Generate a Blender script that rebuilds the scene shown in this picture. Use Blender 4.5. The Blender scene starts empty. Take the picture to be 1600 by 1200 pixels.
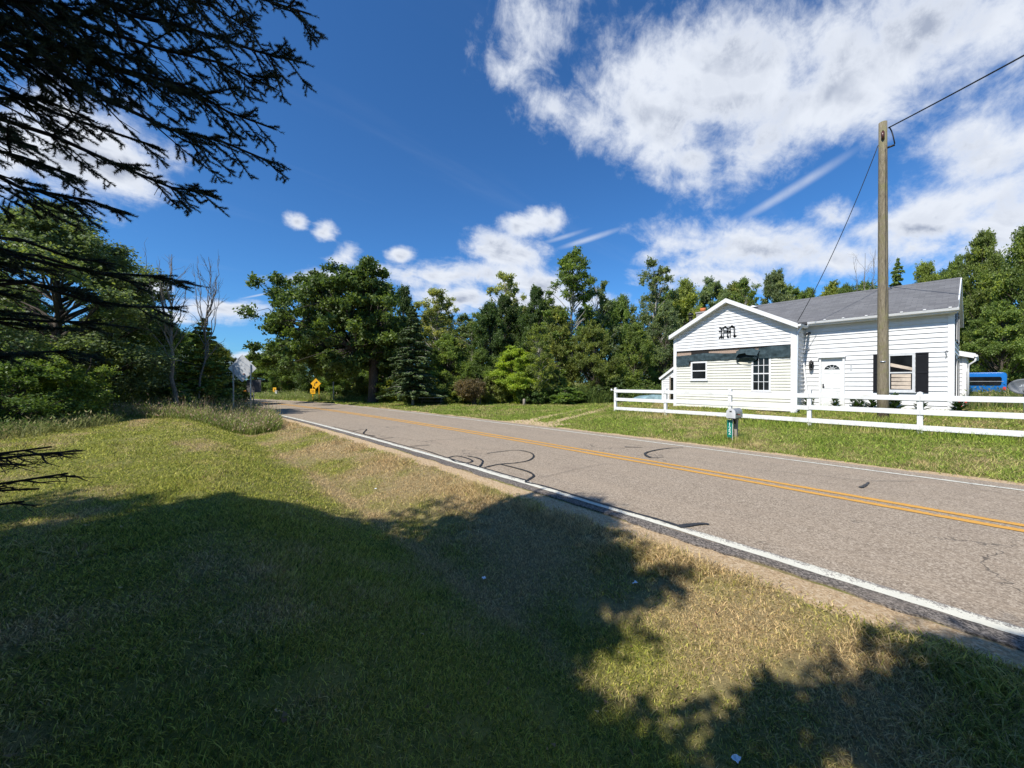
import bpy, math, random
import numpy as np
from mathutils import Vector, Matrix

# ------------------------------------------------------------------ frame of reference
# X = distance across the road, Y = distance along it, Z up (road surface = 0)
H = 1.95                      # eye height above the road
TH = math.atan(490 / 600.0)   # camera is turned this far from the road's direction
SF, CF = math.sin(TH), math.cos(TH)
FW = np.array([SF, CF, 0.0]); RT = np.array([CF, -SF, 0.0])
HZ = 597.0

sc = bpy.context.scene
C = sc.collection
cam_d = bpy.data.cameras.new("camera"); cam = bpy.data.objects.new("camera", cam_d); C.objects.link(cam)
cam_d.sensor_width = 36; cam_d.lens = 13.5
cam_d.clip_start = 0.05; cam_d.clip_end = 6000
cam.location = (0, 0, H)
cam.rotation_euler = (math.radians(90 - 0.29), 0, -TH)
sc.camera = cam

# sun: almost square onto the house front, from behind-left of the camera
SUN_EL = math.radians(48); SUN_PHI = math.radians(7)
sdir = Vector((-math.cos(SUN_PHI) * math.cos(SUN_EL), -math.sin(SUN_PHI) * math.cos(SUN_EL), math.sin(SUN_EL)))
sun_d = bpy.data.lights.new("sun", 'SUN'); sun_d.energy = 4.6; sun_d.angle = math.radians(0.5)
sun_d.color = (1.0, 0.95, 0.87)
sun = bpy.data.objects.new("sun", sun_d); C.objects.link(sun)
sun.rotation_euler = sdir.to_track_quat('Z', 'Y').to_euler()
sun.location = (-30, -10, 40)

sc.view_settings.view_transform = 'Standard'
sc.view_settings.look = 'None'
sc.view_settings.gamma = 1
sc.view_settings.exposure = 0.5
sc.render.engine = 'CYCLES'
sc.cycles.use_denoising = True
sc.cycles.max_bounces = 6
sc.cycles.diffuse_bounces = 4
sc.cycles.glossy_bounces = 2
sc.cycles.transmission_bounces = 3
sc.cycles.transparent_max_bounces = 8
sc.cycles.sample_clamp_indirect = 6

# ------------------------------------------------------------------ node helper
class NT:
    def __init__(s, tree):
        s.t = tree; s.n = tree.nodes; s.l = tree.links; s.n.clear()
    def new(s, kind, **kw):
        nd = s.n.new(kind)
        for k, v in kw.items(): setattr(nd, k, v)
        return nd
    def put(s, sock, v):
        if isinstance(v, bpy.types.NodeSocket): s.l.new(v, sock)
        elif isinstance(v, bpy.types.Node): s.l.new(v.outputs[0], sock)
        elif v is not None: sock.default_value = v
    def math(s, op, a, b=None, c=None, clamp=False):
        nd = s.new('ShaderNodeMath', operation=op); nd.use_clamp = clamp
        s.put(nd.inputs[0], a); s.put(nd.inputs[1], b); s.put(nd.inputs[2], c)
        return nd.outputs[0]
    def vec(s, op, a, b=None):
        nd = s.new('ShaderNodeVectorMath', operation=op)
        s.put(nd.inputs[0], a); s.put(nd.inputs[1], b)
        return nd.outputs['Value'] if op in ('LENGTH', 'DOT_PRODUCT') else nd.outputs[0]
    def noise(s, vec, scale, detail=4, rough=0.5, dist=0.0, out='Fac', dims='3D'):
        nd = s.new('ShaderNodeTexNoise', noise_dimensions=dims)
        s.put(nd.inputs['Vector'], vec)
        nd.inputs['Scale'].default_value = scale; nd.inputs['Detail'].default_value = detail
        nd.inputs['Roughness'].default_value = rough; nd.inputs['Distortion'].default_value = dist
        return nd.outputs[out]
    def ramp(s, fac, stops, interp='LINEAR'):
        nd = s.new('ShaderNodeValToRGB'); cr = nd.color_ramp; cr.interpolation = interp
        while len(cr.elements) < len(stops): cr.elements.new(0.5)
        for e, (p, c) in zip(cr.elements, stops):
            e.position = p
            e.color = (c, c, c, 1) if isinstance(c, (int, float)) else (*c[:3], 1)
        s.put(nd.inputs[0], fac)
        return nd.outputs[0]
    def mix(s, fac, a, b, mode='MIX'):
        nd = s.new('ShaderNodeMix', data_type='RGBA', blend_type=mode)
        s.put(nd.inputs['Factor'], fac)
        def col(v): return (*v, 1) if isinstance(v, tuple) and len(v) == 3 else v
        s.put([i for i in nd.inputs if i.name == 'A' and i.type == 'RGBA'][0], col(a))
        s.put([i for i in nd.inputs if i.name == 'B' and i.type == 'RGBA'][0], col(b))
        return [o for o in nd.outputs if o.type == 'RGBA'][0]
    def smooth(s, v, lo, hi):
        nd = s.new('ShaderNodeMapRange', interpolation_type='SMOOTHSTEP')
        s.put(nd.inputs['Value'], v); nd.inputs['From Min'].default_value = lo; nd.inputs['From Max'].default_value = hi
        return nd.outputs[0]

# ------------------------------------------------------------------ sky with clouds (world, fixed to compass directions)
world = bpy.data.worlds.new("World"); sc.world = world; world.use_nodes = True
world.cycles.sampling_method = 'MANUAL'; world.cycles.sample_map_resolution = 512
W = NT(world.node_tree)
SKY_STRENGTH = 0.085
sky = W.new('ShaderNodeTexSky', sky_type='NISHITA'); sky.sun_disc = False
sky.sun_elevation = SUN_EL
sky.sun_rotation = math.atan2(sdir.x, sdir.y)
sky.altitude = 200; sky.air_density = 1.0; sky.dust_density = 0.6; sky.ozone_density = 2.5
tc = W.new('ShaderNodeTexCoord')
sep = W.new('ShaderNodeSeparateXYZ'); W.put(sep.inputs[0], tc.outputs['Generated'])
dx, dy, dz = sep.outputs[0], sep.outputs[1], sep.outputs[2]
az = W.math('ARCTAN2', dx, dy)
el = W.math('ARCSINE', dz)
cmb = W.new('ShaderNodeCombineXYZ'); W.put(cmb.inputs[0], az); W.put(cmb.inputs[1], el)
AE = cmb.outputs[0]
def azel(x, y):
    v = FW + RT * ((x - 800) / 600.0); z = (HZ - y) / 600.0
    return np.array([math.atan2(v[0], v[1]), math.atan2(z, math.hypot(v[0], v[1]))])
# clouds, each an ellipse of sky: image position of its middle, half sizes, tilt, weight
CLOUDS = [
 (1150,120,190,90,-12,1.15),(1290,150,190,75,-22,1.1),(1010,190,110,70,30,1.0),(930,190,95,42,12,.75),(1400,80,230,90,-25,1.1),
 (1080,250,90,40,10,.8),(1180,230,120,60,-35,.9),(1520,40,200,80,-30,1.0),(1000,120,90,80,0,.75),(1080,285,45,20,0,.6),
 (860,170,45,28,20,.55),(830,60,55,85,15,.62),(800,110,35,30,0,.5),
 (1540,240,150,70,-28,.85),(1480,330,190,60,-25,1.0),(1560,350,120,60,-20,1.05),(1380,350,110,26,-18,.75),(1310,345,45,22,10,.6),(1430,390,90,30,-5,.7),
 (1200,395,150,36,0,.95),(1130,395,80,40,-10,.85),(1300,405,90,32,0,.85),(1060,380,60,30,0,.6),(1120,435,110,22,0,.8),
 (825,350,46,22,-8,1.0),(860,348,22,20,0,.9),(780,392,44,32,0,1.1),(815,398,40,24,10,1.0),(760,430,80,26,0,1.0),(690,432,90,18,0,.95),
 (840,450,70,30,0,1.0),(850,470,80,20,0,1.0),(720,468,70,22,0,.9),(640,430,50,14,0,.7),(500,436,70,14,0,.9),(590,420,26,10,0,.6),
 (465,348,17,13,20,.85),(508,361,18,16,-20,.9),(538,401,24,16,0,.95),(628,397,20,12,0,.95),
 (130,235,150,75,20,1.1),(190,265,80,50,20,1.1),(60,180,80,60,10,.7),(20,260,60,50,0,.8),
 (220,450,40,18,0,1.0),(350,484,75,17,0,1.0),(250,495,60,14,0,.9),(400,560,60,14,0,.8),(550,560,60,14,0,.6),(300,560,60,20,0,.6),
 (920,470,60,16,0,.6),(1010,400,30,14,0,.5),
 (-250,150,200,60,-20,.9),(-500,300,180,60,0,1.0),(1900,100,260,80,-20,1.0),(2200,300,300,80,-20,1.0),
]
acc = None
for (cx, cy, rx, ry, ang, w) in CLOUDS:
    a = math.radians(-ang); ca, sa = math.cos(a), math.sin(a)
    c0 = azel(cx, cy); e = 4.0
    J = np.stack([(azel(cx + e, cy) - azel(cx - e, cy)) / (2 * e), (azel(cx, cy + e) - azel(cx, cy - e)) / (2 * e)], 1)
    L = np.array([[ca * rx, sa * ry], [-sa * rx, ca * ry]])   # unit circle -> image
    M = J @ L
    U, S, Vt = np.linalg.svd(M)
    if np.linalg.det(U) < 0: U[:, 1] *= -1
    mp = W.new('ShaderNodeMapping', vector_type='TEXTURE')
    W.put(mp.inputs['Vector'], AE)
    mp.inputs['Location'].default_value = (c0[0], c0[1], 0)
    mp.inputs['Rotation'].default_value = (0, 0, math.atan2(U[1, 0], U[0, 0]))
    mp.inputs['Scale'].default_value = (S[0], S[1], 1)
    ln = W.vec('LENGTH', mp.outputs[0])
    v = W.math('MULTIPLY_ADD', ln, -w * .9, w * 1.16)
    if acc is None: acc = v
    else:
        acc = W.math('SMOOTH_MAX', acc, v, 0.16)
acc = W.math('MAXIMUM', acc, -0.9)
# noise in a flat cloud layer, so the texture foreshortens towards the horizon
den = W.math('ADD', W.math('MAXIMUM', dz, 0.0), 0.22)
q = W.new('ShaderNodeCombineXYZ'); W.put(q.inputs[0], W.math('DIVIDE', dx, den)); W.put(q.inputs[1], W.math('DIVIDE', dy, den))
mp = W.new('ShaderNodeMapping'); W.put(mp.inputs['Vector'], q.outputs[0])
mp.inputs['Rotation'].default_value = (0, 0, math.radians(25)); mp.inputs['Scale'].default_value = (1.0, 1.7, 1)
n1 = W.noise(mp.outputs[0], 2.8, 9, 0.62, 0.35)
n2 = W.noise(AE, 17.0, 8, 0.66, 0.3)
nn = W.math('ADD', W.math('MULTIPLY', W.math('SUBTRACT', n1, 0.5), 1.9), W.math('MULTIPLY', W.math('SUBTRACT', n2, 0.5), 1.5))
D_ = W.math('ADD', acc, nn)
cover = W.smooth(D_, -0.12, 0.92)
# thin veils and contrails
mpv = W.new('ShaderNodeMapping'); W.put(mpv.inputs['Vector'], q.outputs[0])
mpv.inputs['Rotation'].default_value = (0, 0, math.radians(-28)); mpv.inputs['Scale'].default_value = (.5, 3.2, 1)
n3 = W.noise(mpv.outputs[0], 1.6, 5, 0.55, 0.4)
veil = W.math('MULTIPLY', W.smooth(n3, 0.52, 0.9), 0.06)
def streak(x0, y0, x1, y1, wid, amp):
    global veil
    p0, p1 = azel(x0, y0), azel(x1, y1)
    mid = (p0 + p1) / 2; dlt = p1 - p0; L = np.linalg.norm(dlt)
    m = W.new('ShaderNodeMapping', vector_type='TEXTURE'); W.put(m.inputs['Vector'], AE)
    m.inputs['Location'].default_value = (mid[0], mid[1], 0); m.inputs['Rotation'].default_value = (0, 0, math.atan2(dlt[1], dlt[0]))
    m.inputs['Scale'].default_value = (L / 2, wid, 1)
    r = W.math('MULTIPLY', W.smooth(W.vec('LENGTH', m.outputs[0]), 1.0, 0.0), amp)
    r = W.math('MULTIPLY', r, W.math('ADD', W.math('MULTIPLY', n2, 1.2), 0.3))
    veil = W.math('MAXIMUM', veil, r)
streak(1110, 370, 1380, 205, 0.014, 0.5)
streak(860, 392, 985, 352, 0.010, 0.6)
streak(830, 385, 930, 355, 0.008, 0.4)
streak(640, 425, 740, 405, 0.006, 0.5)
streak(360, 470, 450, 452, 0.003, 0.5)
cover = W.math('MAXIMUM', cover, veil)
thick = W.smooth(W.math('ADD', D_, W.math('MULTIPLY', W.math('SUBTRACT', n1, 0.5), 1.5)), 0.62, 1.7)
n4 = W.noise(mp.outputs[0], 1.5, 5, 0.55, 0.5)
qs = W.vec('ADD', q.outputs[0], (sdir.x * .09, sdir.y * .09, 0)); mp2 = W.new('ShaderNodeMapping'); W.put(mp2.inputs['Vector'], qs)
mp2.inputs['Rotation'].default_value = (0, 0, math.radians(25)); mp2.inputs['Scale'].default_value = (1.0, 1.7, 1)
n1b = W.noise(mp2.outputs[0], 2.8, 4, 0.5, 0.35); n1c = W.noise(mp.outputs[0], 2.8, 4, 0.5, 0.35)
emb = W.math('MULTIPLY_ADD', W.math('SUBTRACT', n1b, n1c), 6.5, 0.38, clamp=True)
shade = W.math('MULTIPLY', W.smooth(D_, .55, 1.3), W.math('ADD', emb, W.math('MULTIPLY', thick, .22)), clamp=True)
cloudcol = W.mix(shade, (0.58, 0.615, 0.68), (0.28, 0.32, 0.41))
skyc = W.mix(1.0, sky.outputs[0], (0.40, 0.84, 1.28), 'MULTIPLY')
skys = W.vec('SCALE', skyc); 
sn = skys.node; sn.inputs['Scale'].default_value = 1.0
cloudv = W.vec('SCALE', cloudcol); cloudv.node.inputs['Scale'].default_value = 1.0 / SKY_STRENGTH
final = W.mix(cover, skys, cloudv)
bg = W.new('ShaderNodeBackground'); W.put(bg.inputs[0], final); bg.inputs[1].default_value = SKY_STRENGTH
wo = W.new('ShaderNodeOutputWorld'); W.l.new(bg.outputs[0], wo.inputs[0])

# ------------------------------------------------------------------ measuring helpers (image 1600x1200 -> world)
def P(x, y, Z):
    v = FW * Z + RT * ((x - 800) / 600.0 * Z); v[2] = H + (HZ - y) / 600.0 * Z
    return v
def PD(x, y, D):
    """point on the plane a distance D across from the camera"""
    t = (x - 800) / 600.0
    return P(x, y, D / (CF * t + SF))
def PG(x, y, z=0.0):
    return P(x, y, 600.0 * (H - z) / (y - HZ))
def C2W(X, Z):
    v = FW * Z + RT * X; return v[0], v[1]

# ------------------------------------------------------------------ terrain shape
def off(s):
    s = np.asarray(s, float); sp = np.clip(s, 0, 72)
    o = .0018 * sp ** 2 + .00012 * np.clip(sp - 28, 0, None) ** 3
    return o + np.clip(s - 72, 0, None) * (.0036 * 72 + .00036 * 44 ** 2)
_u = np.linspace(-80, 160, 4801)
def _sm(xs, zs, w=9):
    a = np.interp(_u, xs, zs); k = np.hanning(w + 2)[1:-1]; k /= k.sum()
    return np.convolve(np.pad(a, w // 2, mode='edge'), k, 'valid')
_zA = _sm([-80, -20, -8, -1.0, .45, 1.2, 1.85, 2.4, 3.2, 4.25, 4.6, 12.05, 12.6, 13.6, 16.5, 18.8, 20, 30, 60, 160],
          [.7, .42, .36, .37, .33, .06, -.25, -.32, -.19, -.012, -.015, -.015, 0, .1, .36, .6, .80, .9, 1, 1.2], 11)
_zB = _sm([-80, -20, -8, 0, 2.2, 4.0, 4.6, 12.05, 12.6, 13.6, 16.5, 18.8, 20, 30, 60, 160],
          [.7, .42, .36, .3, .1, -.01, -.015, -.015, -.015, 0, .05, .08, .1, .16, .35, .8], 11)
def sstep(x, a, b):
    t = np.clip((np.asarray(x, float) - a) / (b - a), 0, 1); return t * t * (3 - 2 * t)
def hash2(i, j, seed=0):
    v = np.sin(i * 127.1 + j * 311.7 + seed * 74.7) * 43758.5453
    return v - np.floor(v)
def vnoise(x, y, seed=0):
    xi, yi = np.floor(x), np.floor(y); fx, fy = x - xi, y - yi
    fx = fx * fx * (3 - 2 * fx); fy = fy * fy * (3 - 2 * fy)
    a, b = hash2(xi, yi, seed), hash2(xi + 1, yi, seed); c, d = hash2(xi, yi + 1, seed), hash2(xi + 1, yi + 1, seed)
    return (a * (1 - fx) + b * fx) * (1 - fy) + (c * (1 - fx) + d * fx) * fy
def fbm(x, y, seed=0, o=4):
    r = 0; amp = .5; n = 0
    for k in range(o):
        r = r + amp * vnoise(x * 2 ** k, y * 2 ** k, seed + k); n += amp; amp *= .5
    return r / n
def hgt(x, y, rough=True):
    x = np.asarray(x, float); y = np.asarray(y, float)
    u = x + off(y)
    a = np.interp(u, _u, _zA); b = np.interp(u, _u, _zB)
    t = np.where(u < 8, sstep(y, 19, 30), sstep(y, 11, 20))
    z = a * (1 - t) + b * t
    if rough:
        m = np.where((u > 4.4) & (u < 12.1), 0, 1)
        z = z + m * (fbm(x * .7, y * .7, 5, 3) - .5) * .05
    return z
def h1(x, y): return float(hgt(x, y))
def dryness(x, y):
    u = x + off(y)
    n = fbm(x * .55, y * .55, 11, 4); m = fbm(x * 2.3, y * 2.3, 23, 3)
    slope = np.exp(-((u - 3.7) / .95) ** 2)
    d = .31 + .9 * (n - .5) + .6 * (m - .5) + (.55 + .9 * (n - .5)) * slope + .28 * np.exp(-((u - 2.3) / .16) ** 2) - .16 * np.exp(-((u - 1.6) / .5) ** 2)
    d = d + np.where(u > 12, -.02, 0) + .10 * np.sin(u * 4.6) * (u < .8)
    return np.clip(d, 0, 1)
def gravel(x, y):
    u = x + off(y); n = fbm(x * 3, y * 3, 41, 3) - .5
    g = sstep(u + n * .35, 4.15, 4.4) * (1 - sstep(u, 4.6, 4.7))
    g2 = (1 - sstep(u + n * .3, 12.2, 12.45)) * sstep(u, 11.9, 12.0)
    # driveway wheel tracks
    w = np.abs(np.abs(y - 13.4 - .15 * (x - 12)) - .75)
    tr = (1 - sstep(w + n * .35, .22, .5)) * sstep(u, 12, 12.3) * (1 - sstep(x + n * 3, 17.0, 21.0))
    mouth = (1 - sstep(np.abs(y - 13.4) + n * 1.2, 1.3, 2.1 )) * (1 - sstep(u + n, 12.8, 13.6)) * sstep(u, 12, 12.2)
    return np.clip(np.maximum(np.maximum(g, g2), np.maximum(tr * .62, mouth * .9)), 0, 1)

# ------------------------------------------------------------------ mesh helpers
def np_mesh(name, V, F, attrs=None, smooth=False):
    """V (n,3), F (m,k) equal-sized faces"""
    me = bpy.data.meshes.new(name); m, k = F.shape
    me.vertices.add(len(V)); me.vertices.foreach_set('co', np.ascontiguousarray(V, np.float32).ravel())
    me.loops.add(m * k); me.loops.foreach_set('vertex_index', np.ascontiguousarray(F, np.int32).ravel())
    me.polygons.add(m); me.polygons.foreach_set('loop_start', np.arange(0, m * k, k, dtype=np.int32))
    me.polygons.foreach_set('use_smooth', np.full(m, bool(smooth)))
    for an, (typ, data) in (attrs or {}).items():
        at = me.attributes.new(an, typ, 'POINT')
        at.data.foreach_set('color' if typ == 'FLOAT_COLOR' else 'value', np.ascontiguousarray(data, np.float32).ravel())
    me.update(calc_edges=True)
    return me
def link(name, me, parent=None, mat=None):
    o = bpy.data.objects.new(name, me); C.objects.link(o)
    if parent is not None: o.parent = parent
    if mat is not None and me is not None: me.materials.append(mat)
    return o
def tag(o, label=None, cat=None, group=None, kind=None):
    if label: o['label'] = label
    if cat: o['category'] = cat
    if group: o['group'] = group
    if kind: o['kind'] = kind
    return o
def empty(name, loc=(0, 0, 0), rz=0, label=None, cat=None, group=None):
    o = bpy.data.objects.new(name, None); C.objects.link(o); o.location = loc; o.rotation_euler = (0, 0, rz)
    o.empty_display_size = .3
    return tag(o, label, cat, group)
def copy_tree(o, parent=None):
    c = o.copy(); C.objects.link(c); c.parent = parent
    for ch in o.children: copy_tree(ch, c)
    return c
def norm(a): return a / np.maximum(np.linalg.norm(a, axis=-1, keepdims=True), 1e-9)

class MB:
    def __init__(s): s.v = []; s.f = []; s.sm = []
    def add(s, vs, fs, smooth=False):
        b = len(s.v); s.v += [tuple(map(float, v)) for v in vs]; s.f += [[b + i for i in f] for f in fs]; s.sm += [smooth] * len(fs)
        return s
    def box(s, x0, x1, y0, y1, z0, z1):
        v = [(x, y, z) for z in (z0, z1) for y in (y0, y1) for x in (x0, x1)]
        return s.add(v, [(0, 2, 3, 1), (4, 5, 7, 6), (0, 1, 5, 4), (2, 6, 7, 3), (0, 4, 6, 2), (1, 3, 7, 5)])
    def bar(s, p, q, w, h, up=(0, 0, 1)):
        """rectangular bar from p to q, w across, h along up"""
        p, q, up = map(lambda a: np.array(a, float), (p, q, up)); d = norm(q - p); a = norm(np.cross(d, up)); b = np.cross(a, d)
        v = [c + a * i * w / 2 + b * j * h / 2 for c in (p, q) for (i, j) in ((-1, -1), (1, -1), (1, 1), (-1, 1))]
        return s.add(v, [(0, 1, 2, 3), (7, 6, 5, 4), (0, 4, 5, 1), (1, 5, 6, 2), (2, 6, 7, 3), (3, 7, 4, 0)])
    def tube(s, pts, rad, n=8, caps=True):
        pts = [np.array(p, float) for p in pts]
        if not hasattr(rad, '__len__'): rad = [rad] * len(pts)
        ref = np.array([.13, .21, 1.0]); b = len(s.v); vs = []
        for i, p in enumerate(pts):
            d = norm(pts[min(i + 1, len(pts) - 1)] - pts[max(i - 1, 0)])
            r = ref if abs(d @ norm(ref)) < .95 else np.array([1., 0, 0])
            a = norm(np.cross(d, r)); c = np.cross(d, a)
            for k in range(n):
                t = 2 * math.pi * k / n; vs.append(p + rad[i] * (a * math.cos(t) + c * math.sin(t)))
        fs = [(i * n + k, i * n + (k + 1) % n, (i + 1) * n + (k + 1) % n, (i + 1) * n + k) for i in range(len(pts) - 1) for k in range(n)]
        s.add(vs, fs, True)
        if caps:
            s.f.append([b + k for k in range(n)][::-1]); s.sm.append(False)
            s.f.append([b + (len(pts) - 1) * n + k for k in range(n)]); s.sm.append(False)
        return s
    def prism(s, poly, fn, t0, t1):
        """poly: 2-D outline; fn(a,b,t) -> 3-D"""
        n = len(poly); v = [fn(a, b, t0) for a, b in poly] + [fn(a, b, t1) for a, b in poly]
        fs = [tuple(range(n))[::-1], tuple(range(n, 2 * n))] + [(i, (i + 1) % n, n + (i + 1) % n, n + i) for i in range(n)]
        return s.add(v, fs)
    def build(s, name, mat=None, parent=None, bevel=0):
        me = bpy.data.meshes.new(name); me.from_pydata(s.v, [], s.f)
        me.polygons.foreach_set('use_smooth', s.sm); me.update()
        import bmesh
        bm = bmesh.new(); bm.from_mesh(me); bmesh.ops.recalc_face_normals(bm, faces=bm.faces); bm.to_mesh(me); bm.free()
        o = link(name, me, parent, mat)
        if bevel:
            m = o.modifiers.new('b', 'BEVEL'); m.width = bevel; m.segments = 2; m.limit_method = 'ANGLE'
        return o

# ------------------------------------------------------------------ materials
MATS = {}
def material(name):
    m = bpy.data.materials.new(name); m.use_nodes = True; MATS[name] = m
    T = NT(m.node_tree); out = T.new('ShaderNodeOutputMaterial')
    return m, T, out
def bsdf(T, out, col, rough=.7, metal=0, spec=.4, bump=None, bstr=.3, bdist=.01):
    b = T.new('ShaderNodeBsdfPrincipled')
    T.put(b.inputs['Base Color'], (*col, 1) if isinstance(col, tuple) and len(col) == 3 else col)
    T.put(b.inputs['Roughness'], rough); b.inputs['Metallic'].default_value = metal
    b.inputs['Specular IOR Level'].default_value = spec
    if bump is not None:
        bp = T.new('ShaderNodeBump'); T.put(bp.inputs['Height'], bump); bp.inputs['Strength'].default_value = bstr
        bp.inputs['Distance'].default_value = bdist; T.l.new(bp.outputs[0], b.inputs['Normal'])
    T.l.new(b.outputs[0], out.inputs[0]); return b
def opos(T): return T.new('ShaderNodeTexCoord').outputs['Object']
def gpos(T): return T.new('ShaderNodeNewGeometry').outputs['Position']
def simple(name, col, rough=.6, metal=0, var=.12, scale=8, spec=.4, dirt=None, bump=0, stretch=None):
    m, T, out = material(name); p = opos(T)
    if stretch:
        mpn = T.new('ShaderNodeMapping'); T.put(mpn.inputs[0], p); mpn.inputs['Scale'].default_value = stretch; p = mpn.outputs[0]
    n = T.noise(p, scale, 5, .6)
    lo = tuple(c * (1 - var) for c in col); hi = tuple(min(1, c * (1 + var)) for c in col)
    c = T.ramp(n, [(.3, lo), (.7, hi)])
    if dirt:
        n2 = T.noise(p, scale * .35, 6, .65); c = T.mix(T.smooth(n2, .55, .8), c, dirt)
    bsdf(T, out, c, rough, metal, spec, n if bump else None, bump)
    return m
# --- ground
def mk_ground():
    m, T, out = material('ground'); p = gpos(T)
    dry = T.new('ShaderNodeAttribute', attribute_name='dry').outputs['Fac']
    gr = T.new('ShaderNodeAttribute', attribute_name='grav').outputs['Fac']
    n1 = T.noise(p, 14, 6, .7); n2 = T.noise(p, 90, 4, .7); n3 = T.noise(p, 1.3, 4, .6)
    green = T.ramp(T.math('ADD', T.math('MULTIPLY', n1, .6), T.math('MULTIPLY', n2, .4)), [(.3, (.07, .075, .018)), (.5, (.18, .18, .045)), (.7, (.29, .28, .085))])
    straw = T.ramp(T.math('ADD', T.math('MULTIPLY', n1, .5), T.math('MULTIPLY', n2, .5)), [(.3, (.10, .078, .036)), (.5, (.25, .195, .10)), (.7, (.42, .34, .19))])
    c = T.mix(T.smooth(T.math('ADD', dry, T.math('MULTIPLY', T.math('SUBTRACT', n3, .5), .5)), .2, .85), green, straw)
    vn = T.new('ShaderNodeTexVoronoi'); T.put(vn.inputs['Vector'], p); vn.inputs['Scale'].default_value = 55
    g = T.mix(.55, T.ramp(n2, [(.3, (.27, .18, .095)), (.5, (.52, .36, .20)), (.7, (.72, .56, .36))]), T.ramp(vn.outputs['Color'], [(.1, (.22, .15, .09)), (.5, (.48, .35, .21)), (.9, (.68, .58, .42))]))
    c = T.mix(T.smooth(T.math('ADD', gr, T.math('MULTIPLY', T.math('SUBTRACT', n1, .5), .6)), .35, .65), c, g)
    bsdf(T, out, c, .95, 0, .15, T.math('ADD', n1, T.math('MULTIPLY', n2, .7)), .8, .03)
    return m
def mk_blade():
    m, T, out = material('grass_blade')
    col = T.new('ShaderNodeAttribute', attribute_name='col').outputs['Color']
    d = T.new('ShaderNodeBsdfPrincipled'); T.put(d.inputs['Base Color'], col); d.inputs['Roughness'].default_value = .6
    d.inputs['Specular IOR Level'].default_value = .25
    t = T.new('ShaderNodeBsdfTranslucent'); T.put(t.inputs[0], col)
    mx = T.new('ShaderNodeMixShader'); mx.inputs[0].default_value = .4
    T.l.new(d.outputs[0], mx.inputs[1]); T.l.new(t.outputs[0], mx.inputs[2]); T.l.new(mx.outputs[0], out.inputs[0]); return m
def mk_leaf(name, trans=.45, rough=.5, spec=.35, dark=.55, light=1.5, warm=(1.25, 1.08, .6)):
    """leaf colour = object colour, varied leaf by leaf"""
    m, T, out = material(name)
    oc = T.new('ShaderNodeObjectInfo').outputs['Color']
    lv = T.new('ShaderNodeAttribute', attribute_name='lv').outputs['Fac']
    g = T.ramp(lv, [(0, dark), (.6, 1.0), (1, light)])
    c = T.mix(1.0, oc, g, 'MULTIPLY')
    c = T.mix(T.smooth(lv, .7, 1.0), c, T.mix(1.0, c, warm, 'MULTIPLY'))
    d = T.new('ShaderNodeBsdfPrincipled'); T.put(d.inputs['Base Color'], c); d.inputs['Roughness'].default_value = rough
    d.inputs['Specular IOR Level'].default_value = spec
    t = T.new('ShaderNodeBsdfTranslucent'); T.put(t.inputs[0], T.mix(1.0, c, (1.2, 1.25, .6), 'MULTIPLY'))
    mx = T.new('ShaderNodeMixShader'); mx.inputs[0].default_value = trans
    T.l.new(d.outputs[0], mx.inputs[1]); T.l.new(t.outputs[0], mx.inputs[2]); T.l.new(mx.outputs[0], out.inputs[0]); return m
def mk_asphalt(name, edge=False):
    m, T, out = material(name); p = gpos(T)
    n1 = T.noise(p, 75, 4, .8); n2 = T.noise(p, 1.1, 5, .6); n3 = T.noise(p, 30, 4, .7)
    vn = T.new('ShaderNodeTexVoronoi'); T.put(vn.inputs['Vector'], p); vn.inputs['Scale'].default_value = 60
    if edge: ag = [(.2, (.06, .053, .047)), (.5, (.145, .125, .108)), (.85, (.28, .245, .21))]
    else: ag = [(.1, (.16, .125, .090)), (.5, (.275, .222, .165)), (.9, (.45, .38, .295))]
    c = T.ramp(vn.outputs['Color'], ag)
    c = T.mix(T.smooth(n1, .50, .72), c, (.14, .11, .08) if not edge else (.03, .03, .03))
    # wear along the wheel paths and in blotches
    mpn = T.new('ShaderNodeMapping'); T.put(mpn.inputs[0], p); mpn.inputs['Scale'].default_value = (1.3, .09, 1)
    w = T.noise(mpn.outputs[0], 1.6, 5, .65)
    c = T.mix(T.math('MULTIPLY', T.smooth(w, .35, .7), .30), c, (.36, .285, .205) if not edge else (.05, .05, .05))
    c = T.mix(T.math('MULTIPLY', T.smooth(n2, .5, .75), .3), c, (.21, .165, .125) if not edge else (.24, .19, .14))
    # hairline cracks
    vc = T.new('ShaderNodeTexVoronoi', feature='DISTANCE_TO_EDGE')
    wob = T.vec('ADD', p, T.vec('SCALE', T.noise(p, 1.7, 4, .6, 0, 'Color')))
    T.put(vc.inputs['Vector'], wob); vc.inputs['Scale'].default_value = .33
    cr = T.math('MULTIPLY', T.smooth(vc.outputs['Distance'], .006, .0015), T.smooth(T.noise(p, .25, 3), .47, .62))
    c = T.mix(T.math('MULTIPLY', cr, .7), c, (.05, .045, .04))
    bsdf(T, out, c, .9, 0, .25, T.math('ADD', vn.outputs['Distance'], n1), .35, .004); return m
def mk_paint(name, col, worn, base):
    m, T, out = material(name); p = gpos(T)
    n1 = T.noise(p, 55, 5, .75); n2 = T.noise(p, 6, 4, .6)
    e = T.new('ShaderNodeAttribute', attribute_name='edge').outputs['Fac']
    k = T.smooth(T.math('ADD', T.math('ADD', T.math('MULTIPLY', n1, .75), T.math('MULTIPLY', n2, .35)), T.math('MULTIPLY', T.math('POWER', e, 1.6), .16)), worn, worn + .05)
    c = T.mix(k, T.ramp(n2, [(.3, tuple(x * .85 for x in col)), (.7, col)]), base)
    bsdf(T, out, c, .75, 0, .3, n1, .4, .004); return m
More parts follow.
